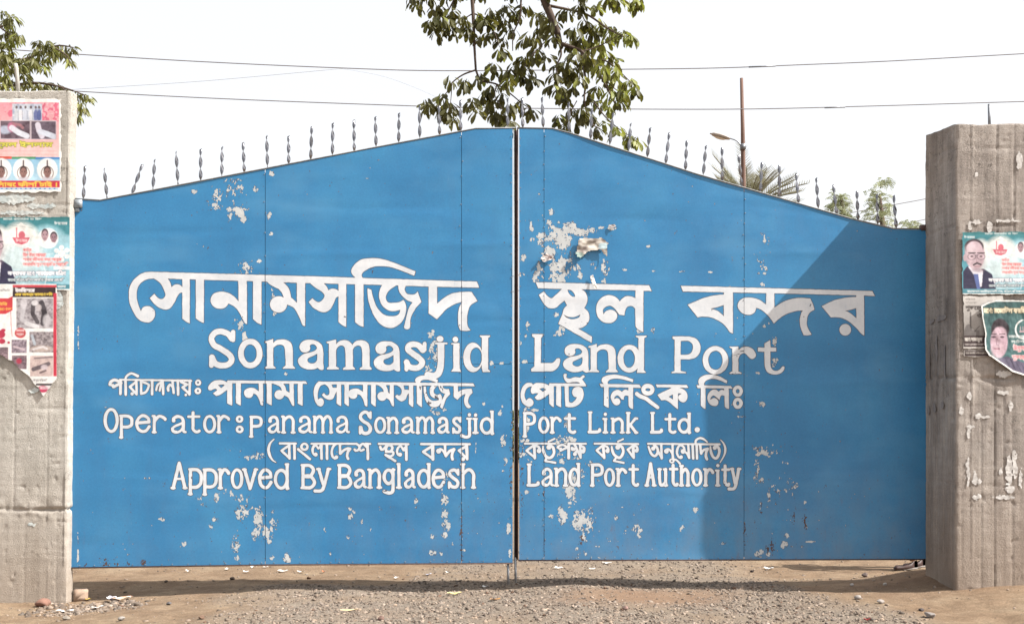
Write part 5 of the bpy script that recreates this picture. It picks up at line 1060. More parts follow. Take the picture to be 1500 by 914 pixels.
for x in (-31, 2.5, 35, 70):
    c.ell(x, 249, 15, 16.5, (247, 247, 246)); c.ring(x, 254, 8.8, 9.5, 1.3, (130, 110, 105)); c.line([(x, 236), (x, 244)], 2.2, (95, 75, 80)); c.ell(x, 262, 8, 3.2, (210, 205, 214)); c.face(x, 253, 10, 14, (146, 104, 96), (62, 42, 42))
c.rect(-46, 265.5, 88, 275, (214, 40, 62)); c.text('বিলাষে ফঁাসি চাই ।', -14, 266.3, 8.2, (250, 206, 60), 98, bold=.6); c.rect(-46, 276, 86, 278, (70, 150, 210)); 
for k_ in range(20): c.rect(-44+k_*7, 276.4, -40+k_*7, 277.4, (235, 240, 246))
poster(c, YL, 'pink and pale blue protest poster with small portraits, topmost on the left pillar', ragged(-48, 145, 91, 283, 3), .003, 11, group='posters pasted on the pillars')
# teal greeting poster, one template for both pillars
def teal(ox, oy, k):
    c = Canvas(ox, oy, ox+118*k, oy+92*k, (60, 150, 170)); f = lambda x, y: (ox+x*k, oy+y*k)
    c.grad(ox, oy, ox+118*k, oy+92*k, (44, 128, 138), (92, 176, 200)); X_ = (c.X-ox)/k; Y_ = (c.Y-oy)/k
    def e(x, y, rx, ry, col, a=1, soft=.12): c.ell(ox+x*k, oy+y*k, rx*k, ry*k, col, a, soft)
    e(118, 55, 36, 32, (150, 208, 226), .9); e(88, 45, 30, 34, (160, 214, 230), .8, .2); e(56, 38, 26, 30, (240, 242, 236), 1, .3); c.poly([f(40, 18), f(56, 7), f(72, 18)], (242, 242, 236)); e(28, 38, 16, 26, (238, 240, 236), 1, .3); e(60, 60, 32, 30, (196, 228, 236), .75, .5)
    c.rect(ox, oy, ox+118*k, oy+4*k, (46, 122, 128)); c.text('মাহে রমজান ও ঈদ', *f(34, 1.2), 3*k, (225, 240, 240), 48*k)
    c.text('ঈদ মোবারক', *f(4, 6), 3.6*k, (236, 244, 246), 15*k); c.text('ঈদ মোবারক', *f(98, 6), 4*k, (236, 244, 246), 16*k)
    e(56, 27, 11, 11, (250, 240, 240), 1); c.poly([f(45, 26), f(67, 26), f(64, 32), f(57, 35), f(49, 33)], (220, 92, 112)); c.line([f(50.5, 14), f(50.5, 28)], 1.5*k, (226, 110, 126)); e(57, 23, 4.2, 5, (224, 100, 118), 1); c.text('ঈদ মোবারক', *f(50, 27.5), 4*k, (248, 220, 222), 14*k)
    e(90, 27, 12.6, 12.6, (246, 246, 248)); c.face(*f(86, 23), 8*k, 12*k, (176, 140, 150), (66, 50, 60)); c.face(*f(97, 26), 8*k, 11*k, (160, 124, 136), (36, 32, 44)); e(91, 35, 8, 4, (246, 246, 250))
    for i in range(6): e(107+7.5*math.cos(i*1.047+.5), 46+7.5*math.sin(i*1.047+.5), 3, 3, (246, 248, 250))
    e(107, 46, 4.6, 4.6, (248, 248, 250)); c.line([f(76, 54), f(84, 47), f(96, 46)], .6*k, (220, 240, 246)); c.line([f(112, 47), f(118, 47)], .8*k, (236, 246, 250))
    for i, (tx, x, wd) in enumerate((('পবিত্র', 59, 10), ('ঈদ উল আযহা', 59, 28), ('সবার জীবনে বয়ে আনুক', 59, 48), ('অনাবিল সুখ শান্তি ও সমৃদ্ধি', 59, 56))):
        c.text(tx, *f(x, 39+6*i), 5.2*k, (226, 92, 100), wd*k, halo=(250, 214, 212))
    c.rect(ox+97*k, oy+62*k, ox+118*k, oy+66*k, (244, 246, 248))
    # portrait of the sender
    c.poly([f(2, 84), f(2, 58), f(8, 50), f(20, 56), f(32, 54), f(44, 62), f(50, 84)], (44, 42, 74)); c.poly([f(9, 51), f(18, 64), f(23, 82), f(29, 80), f(31, 57), f(26, 54)], (234, 232, 244)); c.poly([f(17, 62), f(24, 62), f(27, 84), f(22, 84)], (84, 104, 172))
    c.ell(*f(19, 33), 14.5*k, 21*k, (196, 168, 180)); c.ell(*f(18, 22), 14*k, 11.5*k, (66, 50, 58)); c.ell(*f(18, 25), 11.5*k, 11*k, (214, 188, 198)); c.ell(*f(20, 36), 12.6*k, 20*k, (208, 180, 190), 1, .2); c.ell(*f(4.5, 38), 2.5*k, 5*k, (200, 172, 182))
    c.ell(*f(27, 42), 7*k, 14*k, (176, 144, 156), .5, 1.2); c.ell(*f(14, 26), 8*k, 6*k, (232, 210, 218), .6, 1.2); c.ell(*f(22, 56), 8*k, 3*k, (150, 120, 132), .6, .8)
    for q in (14.5, 28): c.ring(*f(q, 36.5), 5.8*k, 4.4*k, .8*k, (84, 70, 80), .85); c.ell(*f(q, 36), 2.2*k, 1.2*k, (80, 58, 66)); c.line([f(q-5, 31), f(q+5, 31)], 1.6*k, (60, 46, 52))
    c.line([f(20, 34.5), f(22.5, 34.5)], 1*k, (74, 62, 72)); c.line([f(17, 48.5), f(22, 45.8), f(28, 48)], 2.2*k, (34, 26, 30)); c.line([f(18, 51), f(27, 50.5)], 1.2*k, (160, 110, 118)); c.line([f(21, 38), f(21, 44), f(24, 44)], .8*k, (160, 126, 136))
    c.text('অধ্যাপক মো: শাহজাহান মিঞা', *f(40, 67), 8*k, (246, 248, 252), 72*k, halo=(58, 70, 120), bold=.7); c.text('জেলা বি,এন,পি সভাপতি ও সাবেক এম,পি', *f(40, 76.5), 4.6*k, (226, 236, 240), 70*k, halo=(40, 60, 80))
    c.rect(ox, oy+84.5*k, ox+118*k, oy+90*k, (66, 138, 156)); c.text('বাংলাদেশ জাতীয়তাবাদী দল, বি,এন,পি নবাবগঞ্জ জেলা', *f(8, 85.3), 4.2*k, (238, 244, 246), 104*k); c.rect(ox, oy+90.4*k, ox+118*k, oy+92*k, (244, 244, 240))
    c.rect(ox+117*k, oy, ox+118*k, oy+92*k, (240, 240, 236)); c.line([f(64, 40), f(65, 56)], .7*k, (120, 150, 160), .6); c.line([f(0, 12), f(30, 9), f(70, 14)], .6*k, (30, 90, 100), .5); c.line([f(84, 60), f(88, 74), f(86, 84)], .9*k, (240, 246, 248), .7)
    return c
poster(teal(-34, 318, 1.17), YL, 'teal greeting poster with a seven-dot flower, middle one on the left pillar', ragged(-34, 318, 104, 425.5, 13, .8), .005, 21, off=.008, group='posters pasted on the pillars')
poster(teal(1408, 340, 1.0), YR, 'teal greeting poster with a suited man in glasses, on the right pillar', ragged(1408, 340, 1526, 432, 17, .8), .004, 25, off=.014, group='posters pasted on the pillars')
# 3 red and black poster, torn foot
c = Canvas(-52, 415, 86, 592, (242, 240, 238)); c.rect(20, 418, 84, 421.5, (214, 60, 72)); c.rect(20, 421.5, 82.5, 435.5, (52, 34, 38)); c.rect(79.5, 430, 84.3, 551, (212, 44, 66)); c.text('ইতিহাসের', 24, 422.3, 6.2, (242, 238, 240), 28, bold=.6); c.text('এক জঘন্য কালো দিন', 24, 429, 5.8, (240, 204, 60), 54, bold=.6)
c.ell(0, 424, 20, 14, (240, 240, 236)); c.poly([(-50, 438), (14, 437), (20, 434), (20, 455), (10, 460), (-50, 462)], (216, 50, 58)); c.text('জামায়াত শিবির', -40, 443, 5.5, (248, 190, 70), 52); c.text('হত্যা-বিক্ষোভ', -38, 450.5, 5.5, (248, 190, 70), 57); c.text('সেক্রেটারিয়েট', -20, 424, 4, (120, 116, 120), 36)
c.line([(17, 455), (17.5, 475), (19, 493)], 1.1, (206, 80, 88), .8); c.ell(2, 490, 7, 6, (196, 40, 70)); c.ell(4, 500, 5, 4, (196, 40, 70)); c.ell(14, 502, 2, 1.8, (196, 40, 70)); c.ell(-12, 492, 10, 8, (196, 40, 70)); c.ell(6, 484, 3.5, 2.4, (196, 40, 70))
B_ = [('e', 36, 445, 5, 7, (205, 200, 206), .9, .4), ('l', [(36, 452), (33, 468), (45, 476)], 6, (196, 192, 198), .9), ('l', [(50, 442), (49, 460), (56, 472)], 6, (62, 54, 60), .9), ('l', [(62, 444), (66, 458), (64, 474)], 8, (46, 40, 48), .9), ('e', 70, 470, 6, 9, (206, 202, 208), .8, .5), ('l', [(40, 474), (56, 479)], 6, (222, 220, 224), .9), ('e', 52, 444, 5, 4, (226, 222, 226), .9, .4), ('e', 58, 451, 4, 5, (200, 190, 192), .8, .4)]
c.photo(25.5, 437.5, 78.5, 481, (112, 102, 108), (196, 190, 196), 31, .35, B_)
c.ell(31, 488, 8.2, 7.5, (206, 66, 70)); c.text('জামায়াতের', 25.5, 483.5, 3.2, (250, 226, 226), 11); c.text('সন্ত্রাস', 26, 489, 3.4, (250, 226, 226), 10)
c.photo(44.5, 486.5, 79, 516, (74, 62, 68), (190, 178, 182), 33, .45, [('e', 62, 511, 16, 4.5, (198, 178, 168), .9, .6), ('l', [(50, 512), (64, 508), (70, 511)], 3, (226, 220, 222), .9), ('l', [(48, 492), (52, 504)], 4, (186, 200, 214), .8)])
c.photo(18.5, 498, 40, 517, (88, 70, 84), (176, 158, 172), 35, .5, [('l', [(22, 508), (36, 512)], 3, (214, 190, 200), .8)]); c.photo(19, 521, 40, 540.5, (70, 46, 58), (150, 124, 134), 36, .4, [('e', 29, 529, 4, 4, (190, 40, 70), .9, .5)]); c.photo(-10, 509, 13, 532, (90, 70, 80), (170, 140, 150), 38, .4)
c.photo(45.5, 521.5, 78.5, 551, (188, 160, 158), (222, 200, 192), 37, .3, [('l', [(50, 541), (62, 537), (72, 533)], 6, (84, 72, 82), .9), ('e', 66, 538, 5, 4, (206, 190, 196), .9, .5), ('l', [(52, 525), (78, 523)], 2.5, (110, 96, 104), .8), ('l', [(60, 546), (68, 543)], 3, (80, 60, 66), .8)])
c.text('অসুর-সিরাজি', 50, 555, 5, (100, 96, 100), 21); c.rect(54, 562, 80, 564.5, (60, 48, 52)); c.ell(64, 570, 8, 5, (206, 48, 88)); c.text('জামায়াত', 60, 566.5, 5, (246, 220, 230), 16)
def torn3(X_, Y_):
    e = 2.2*fbm(X_*.18, Y_*.18, 50, 4); b = np.interp(X_, [-60, 0, 12, 20, 30, 44, 50, 58, 63, 66, 72, 80, 86], [505, 519, 527, 529, 541, 552, 562, 568, 580, 580, 571, 560, 552])
    return (Y_ < b+e) & (X_ < 84.6+.5*vn(Y_*.2, Y_*0, 4)) & (Y_ > 416)
poster(c, YL, 'white, red and black photo poster with a torn foot, lowest on the left pillar', torn3, .004, 31, off=.016, group='posters pasted on the pillars')
# grey calendar sheet and its strip, right pillar
c = Canvas(1410, 433, 1470, 511, (206, 200, 194)); c.grad(1411, 434, 1468, 492, (214, 208, 202), (132, 126, 122)); c.text('সবাইকে জানাই', 1414, 437, 3.4, (120, 112, 108), 14); c.text('শারদীয় দুর্গা পূজা', 1414, 442, 3.2, (120, 112, 108), 16); c.text('শুভেচ্ছা', 1414, 448.5, 7.5, (66, 56, 54), 30, bold=.7); c.text('ও', 1431, 460, 5, (60, 52, 50))
c.ell(1418, 486, 6, 11, (112, 106, 104)); c.line([(1421, 458), (1421, 490)], 2.2, (100, 94, 92)); c.rect(1411, 484, 1434, 492, (110, 104, 102)); c.line([(1427, 486), (1431, 481), (1434, 478)], .8, (50, 40, 40)); c.rect(1411, 492, 1468, 508, (62, 46, 46)); c.text('মো: সাজারুল', 1413, 495, 6.5, (226, 220, 212), 25, bold=.6); c.text('নবাবগঞ্জ জেলা সভাপতি', 1413, 503.5, 3, (210, 200, 196), 28)
poster(c, YR, 'faded grey greeting sheet behind the curling green poster on the right pillar', ragged(1410, 433, 1470, 511, 23, .8), .003, 41, off=.0085, group='posters pasted on the pillars')
c = Canvas(1411, 512.5, 1462, 523, (200, 192, 186)); c.rect(1412.5, 514, 1462, 521.5, (58, 42, 42)); c.text('শহর কমিটি, শিবগঞ্জ শাখা', 1414, 516, 3, (206, 198, 190), 34)
poster(c, YR, 'narrow dark strip of torn poster under the faded grey sheet on the right pillar', ragged(1411, 512.5, 1462, 523, 29, .7), .002, 43, off=.009, group='posters pasted on the pillars')
# curling dark green poster
c = Canvas(1432, 436, 1530, 560, (56, 96, 98)); c.grad(1432, 436, 1530, 560, (48, 88, 88), (78, 128, 130)); n_ = fbm(c.X*.07, c.Y*.07, 62, 3); c.put((n_ > .15)*.35, (40, 70, 74))
c.text('মো: রেজাউল করিম (রেজা)', 1439, 450, 11, (240, 226, 190), 84, halo=(88, 74, 48), bold=.6)
c.ell(1463, 483, 13, 16, (54, 44, 52)); c.ell(1461.5, 502, 12.5, 22, (198, 162, 178), 1, .12); c.ell(1463, 488, 9, 9, (206, 172, 186), 1, .3); c.ell(1459, 512, 9, 12, (214, 182, 194), .8, .6)
for q in (1453.5, 1466): c.ell(q, 494, 3.2, 1.6, (88, 62, 76)); c.line([(q-4, 490), (q+4, 489.5)], 1.3, (70, 50, 60))
c.line([(1459, 496), (1457.5, 505), (1461, 506)], 1, (150, 112, 128)); c.line([(1454, 511), (1462, 511.5)], 1.6, (160, 92, 112)); c.poly([(1458, 527), (1472, 522), (1500, 532), (1530, 545), (1530, 560), (1462, 560)], (92, 84, 110)); 
for i in range(6): c.line([(1470+i*8, 524+i*3), (1484+i*8, 556)], 1, (66, 60, 84))
c.ring(1497, 483, 11, 13, 2.2, (236, 240, 238)); c.ell(1500, 481, 10, 12, (60, 104, 106)); c.rect(1492, 485, 1503, 487, (200, 170, 176))
for q in (1493, 1497, 1501): c.line([(q, 479), (q, 486)], 1, (200, 170, 176))
c.text('চেয়ারম্যান পদপ্রার্থী', 1476, 491, 5, (228, 236, 236), 46); c.text('ভোট দিন আপনার', 1480, 498, 4.5, (228, 236, 236), 40); c.text('ঈদুল আযহা', 1483, 505.5, 10, (226, 110, 122), 38, halo=(244, 214, 214)); c.text('শুভেচ্ছা', 1481, 521, 7, (226, 110, 122), 26, halo=(244, 214, 214))
E5 = [(1434, 448), (1440, 446), (1446, 443), (1458, 440), (1485, 440), (1528, 441), (1528, 556), (1500, 551), (1480, 545), (1466, 535), (1456, 528), (1446, 521), (1441, 513), (1440, 500), (1441, 490), (1439, 478), (1436, 465)]
edge = c.inside(E5); inner = c.inside([(1436+.6, 449.5), (1441, 448), (1447, 445), (1458, 442), (1528, 443), (1528, 553), (1500, 548.5), (1481, 542.5), (1467.5, 533), (1457.5, 526), (1448, 519), (1443, 512), (1442, 500), (1443, 490), (1441, 478), (1438, 465)]); c.put((edge & ~inner).astype(float), (240, 238, 234))
def curl5(X_, Y_):
    d1 = np.clip((Y_-500)/50, 0, 1); d2 = np.clip((1450-X_)/14, 0, 1)
    return .055*d1**2*np.clip((1500-X_)/50, 0, 1)+.018*d2**2+.008*fbm(X_*.09, Y_*.05, 66, 3)+.006
poster(c, YR, 'dark green poster with a bare-headed young man, curling off the right pillar', lambda X_, Y_: edge, .005, 51, off=.016, curl=curl5, group='posters pasted on the pillars')

# ---------------------------------------------------------------- torn papers hanging on the gate
def scrap(px, py, w_, h_, label, cols, seed, outline, yf=0, crump=.03, off=.006):
    n = 28; u, v = np.meshgrid(np.linspace(0, 1, n), np.linspace(0, 1, n)); X_ = px+u*w_; Y_ = py+v*h_
    ins = np.zeros(u.shape, bool); P_ = outline
    for (ax_, ay_), (bx_, by_) in zip(P_, P_[1:]+P_[:1]):
        if ay_ != by_: ins ^= ((ay_ > v) != (by_ > v)) & (u < (bx_-ax_)*(v-ay_)/(by_-ay_)+ax_)
    dep = off+crump*.55*(.5+.7*fbm(u*5, v*5, seed, 3))+crump*.7*v**2*(.4+.6*(1-u))
    k = (D+yf)/D/S; V = np.stack([(X_-750)*k, yf-dep, EYE+(HY-Y_)*k], -1).reshape(-1, 3); F = gridF(n, n)[:, ::-1]; m_ = ins.ravel(); F = F[m_[F].all(1)]
    t_ = np.clip(.5+.9*fbm(u*4, v*4, seed+5, 3), 0, 1)[..., None]; cc = lin(cols[0])*(1-t_)+lin(cols[1])*t_
    if len(cols) > 2: r = ((u-cols[2][0])**2+(v-cols[2][1])**2 < cols[2][2])[..., None]; cc = np.where(r, lin(cols[3]), cc)
    if len(cols) > 4: r = ((u-cols[4][0])**2+(v-cols[4][1])**2 < cols[4][2])[..., None]; cc = np.where(r, lin(cols[5]), cc)
    used, inv = np.unique(F, return_inverse=True)
    o = mk('torn_paper', V[used], inv.reshape(F.shape), M_PRINT, None, smooth=True, col=cc.reshape(-1, 3)[used], base=V.mean(0)); return tag(o, label, 'paper', 'torn papers stuck on the gate')
scrap(841, 346, 52, 34, 'crumpled printed paper remnant hanging on the right gate leaf, largest scrap', [(96, 80, 74), (236, 228, 214), (.82, .45, .02), (176, 200, 206), (.12, .85, .02), (140, 162, 152)], 5,
      [(.02, .8), (.12, .12), (.3, .05), (.52, .1), (.66, .08), (.75, .02), (.97, .28), (.93, .95), (.84, .82), (.72, .62), (.4, .68), (.2, .98), (.08, .95)], crump=.045)
scrap(790, 370, 22, 16, 'small curled brown and white paper tuft left of the crumpled paper on the gate', [(110, 84, 80), (232, 226, 222)], 9, [(.05, .6), (.25, .2), (.5, .05), (.9, .3), (.98, .6), (.7, .75), (.3, .98)], crump=.035)
scrap(863, 402, 14, 23, 'small white paper strip peeling over the top bar of the Bengali word', [(238, 236, 230), (252, 250, 246)], 12, [(.05, .1), (.4, .02), (.6, .35), (.75, .7), (.95, .8), (.7, .98), (.35, .75), (.15, .4)], crump=.03)
scrap(891, 328, 12, 10, 'tiny grey paper tag stuck above the crumpled paper on the gate', [(120, 112, 116), (210, 206, 202)], 14, [(.05, .2), (.8, .05), (.98, .4), (.6, .6), (.5, .95), (.2, .7)], crump=.012)

# ---------------------------------------------------------------- things on the ground
def gp(px, py):
    y = 0.
    for _ in range(30):
        z = float(gz(0 if False else (px-750)/S*(D+y)/D, y)); d = D*S*(EYE-z)/(py-HY); y = d-D
    p = pt(px, py, y); return Vector((p.x, y, z))
def rock(px, py, sx_, sy_, sz_, col, label, name='rock', cat='rock', seed=0, boxy=False, group=None):
    p = gp(px, py); g = np.random.default_rng(seed)
    import bmesh
    bm = bmesh.new()
    if boxy:
        bmesh.ops.create_cube(bm, size=1.6); bmesh.ops.bevel(bm, geom=bm.edges[:], offset=.09, segments=2, affect='EDGES'); bmesh.ops.triangulate(bm, faces=bm.faces[:])
        bmesh.ops.subdivide_edges(bm, edges=[e for e in bm.edges if e.calc_length() > .5], cuts=2)
    else: bmesh.ops.create_icosphere(bm, subdivisions=3, radius=1)
    V = np.array([v.co[:] for v in bm.verts]); F = [tuple(v.index for v in f.verts) for f in bm.faces]; bm.free()
    if not boxy:
        for _ in range(7):                          # knock planes off the ball
            n_ = g.normal(size=3); n_ /= np.linalg.norm(n_); h = V@n_; c_ = g.uniform(.55, .8); V = V-np.clip(h-c_, 0, 9)[:, None]*n_
    V = V*(1+.07*vn(V[:, 0]*3+seed, V[:, 1]*3+V[:, 2]*2, seed)[:, None])
    a = g.uniform(-.4, .4); V = V*np.array([sx_, sy_, sz_])/2; V = np.c_[V[:, 0]*math.cos(a)-V[:, 1]*math.sin(a), V[:, 0]*math.sin(a)+V[:, 1]*math.cos(a), V[:, 2]]
    V = V+np.array([p.x, p.y+sy_*.3, p.z+sz_*.38])
    cc = np.array(col)*(1+.15*vn(V[:, 0]*30, V[:, 2]*30+V[:, 1]*20, seed)[:, None])
    o = mk(name, V, F, M_STONE, None, col=cc, base=(p.x, p.y+sy_*.3, p.z)); return tag(o, label, cat, group)
rock(116, 880, .17, .16, .155, (.34, .25, .19), 'broken tan brick block lying at the foot of the left pillar', 'brick', 'brick', 4, True)
rock(60, 889, .17, .14, .10, (.22, .12, .09), 'reddish brown rock at the foot of the left pillar', seed=6)
for i, (x, y, s_, col, lb) in enumerate([(177, 909, .055, (.24, .22, .20), 'small pale stone at the lower edge below the orange wrapper'), (247, 886, .045, (.12, .11, .11), 'dark stone on the earth right of the orange wrapper'), (96, 908, .06, (.22, .19, .16), 'flat tan stone below the reddish rock'), (295, 907, .05, (.16, .10, .07), 'brown stone at the left edge of the gravel'), (1291, 884, .06, (.26, .23, .21), 'grey stone at the right fringe of the gravel'), (1258, 878, .06, (.28, .25, .23), 'pale stone in the gravel below the shadow'), (1249, 858, .04, (.36, .33, .31), 'small white stone inside the shadow strip'), (1297, 857, .04, (.34, .31, .28), 'small white stone near the right pillar shadow'), (1350, 895, .045, (.06, .05, .05), 'small black stone on the reddish earth'), (1363, 905, .08, (.2, .18, .17), 'broad grey stone at the lower right'), (1102, 838, .04, (.05, .04, .04), 'round black lump behind the right leaf'), (452, 848, .05, (.10, .06, .04), 'brown clod behind the left leaf'), (1268, 845, .07, (.13, .10, .09), 'brown stone in shade below the right leaf'), (243, 853, .04, (.09, .07, .06), 'dark clod behind the foot of the left leaf'), (340, 849, .05, (.07, .05, .04), 'dark clod at the shadow edge under the left leaf'), (916, 893, .05, (.22, .14, .12), 'pinkish stone on the reddish patch'), (557, 909, .06, (.16, .10, .08), 'brown stone in the gravel at the lower edge')]):
    rock(x, y, s_*1.2, s_, s_*.8, col, lb, 'stone', 'stone', 20+i, group='loose stones on the ground')
def litter(px, py, l, w_, ang, cols, label, seed, cat='litter', lift=.012, name='paper_scrap'):
    p = gp(px, py); n = 9; u, v = np.meshgrid(np.linspace(-.5, .5, n), np.linspace(-.5, .5, n)); g = random.Random(seed)
    uu = u*l*(1+.3*vn(v*3, v*0, seed)); vv = v*w_*(1+.4*vn(u*4, u*0, seed+1)); h = lift*(.6+.8*vn(u*3+seed, v*3, seed+2))+.004+.010*np.abs(u)*2
    ca, sa_ = math.cos(ang), math.sin(ang); X_ = p.x+uu*ca-vv*sa_; Y_ = p.y+uu*sa_+vv*ca; Z_ = p.z+h+.006
    t_ = np.clip(.5+vn(u*5, v*5, seed+3), 0, 1)[..., None]; cc = lin(cols[0])*(1-t_)+lin(cols[1])*t_
    V = np.stack([X_, Y_, Z_], -1).reshape(-1, 3); o = mk(name, V, gridF(n, n), M_PRINT, None, smooth=False, col=cc.reshape(-1, 3), base=tuple(p)); return tag(o, label, cat, 'litter on the ground')
W2 = [(250, 250, 246), (225, 225, 222)]
for i, (x, y, l, lb, cc) in enumerate([(276, 838, .07, 'white paper scrap on the sand, leftmost behind the left leaf', W2), (333, 835, .06, 'white scrap nearest the gate foot, beside a dark clod', W2), (361, 839, .07, 'white crumpled scrap left of the first panel seam', W2), (371, 832, .08, 'flat white wrapper right under the left leaf', W2), (389, 832, .06, 'grey scrap under the first panel seam', [(150, 145, 138), (200, 195, 188)]), (415, 838, .12, 'long white paper strip right of the first panel seam', W2), (441, 839, .09, 'white folded scrap right of the long strip', W2), (474, 839, .035, 'small orange scrap on the sand', [(206, 96, 50), (230, 130, 80)]), (581, 848, .06, 'white scrap at the shadow edge under By', W2), (626, 843, .08, 'bluish grey plastic scrap behind the left leaf', [(150, 150, 170), (190, 190, 205)]), (656, 840, .05, 'white scrap near the second panel seam', W2), (710, 861, .05, 'white pebble-like scrap in the shadow near the drop bolts', W2), (818, 833, .10, 'white strip right of the drop bolts', W2), (868, 835, .08, 'short white strip below the larger white wrapper', W2), (889, 826, .15, 'largest white wrapper, right under the right leaf', W2), (1126, 834, .11, 'white paper strip under the right leaf beside the black lump', W2), (666, 871, .12, 'yellow dry leaf on the gravel below the left leaf', [(206, 190, 110), (230, 214, 150)]), (725, 880, .10, 'orange brown leaf on the gravel below the drop bolts', [(190, 130, 60), (120, 84, 50)]), (512, 896, .14, 'tan straw wisp on the gravel', [(222, 196, 150), (200, 170, 120)]), (95, 897, .16, 'white plastic shred near the reddish rock', W2), (142, 892, .12, 'white plastic shred left of the orange wrapper', W2), (130, 880, .05, 'yellow scrap among stones beside the brick', [(190, 160, 50), (160, 130, 40)]), (179, 862, .05, 'dark leaf scrap in the shade of the left leaf', [(60, 50, 44), (90, 76, 66)]), (1270, 910, .05, 'small red scrap at the lower edge', [(190, 50, 40), (150, 30, 30)])]):
    litter(x, y, l, .05 if l > .09 else .045, rnd.uniform(-.5, .5), cc, lb, 60+i)
litter(178, 880, .20, .07, .15, [(214, 120, 70), (240, 226, 200)], 'orange and white torn food wrapper beside the brick block', 99, lift=.03, name='food_wrapper')
litter(163, 881, .10, .06, -.3, [(244, 244, 246), (150, 140, 160)], 'crumpled white plastic piece touching the orange wrapper', 101, lift=.035, name='plastic_scrap')

# ---------------------------------------------------------------- the person standing behind the gate: only a shoe shows under the leaf
def skinned(name, verts, edges, radii, m, parent, root=0, sub=2):
    me = bpy.data.meshes.new(name); o0 = wloc(parent); me.from_pydata([tuple(Vector(v)-o0) for v in verts], edges, []); ob = bpy.data.objects.new(name, me); C.objects.link(ob)
    md = ob.modifiers.new('s', 'SKIN')
    for i, r in enumerate(radii): me.skin_vertices[0].data[i].radius = (r, r) if not hasattr(r, '__len__') else r
    me.skin_vertices[0].data[root].use_root = True
    sd = ob.modifiers.new('d', 'SUBSURF'); sd.levels = sd.render_levels = sub
    dg = bpy.context.evaluated_depsgraph_get(); m2 = bpy.data.meshes.new_from_object(ob.evaluated_get(dg)); ob.modifiers.clear(); ob.data = m2; m2.materials.clear(); m2.materials.append(m)
    m2.polygons.foreach_set('use_smooth', np.ones(len(m2.polygons), bool)); ob.parent = parent; return ob
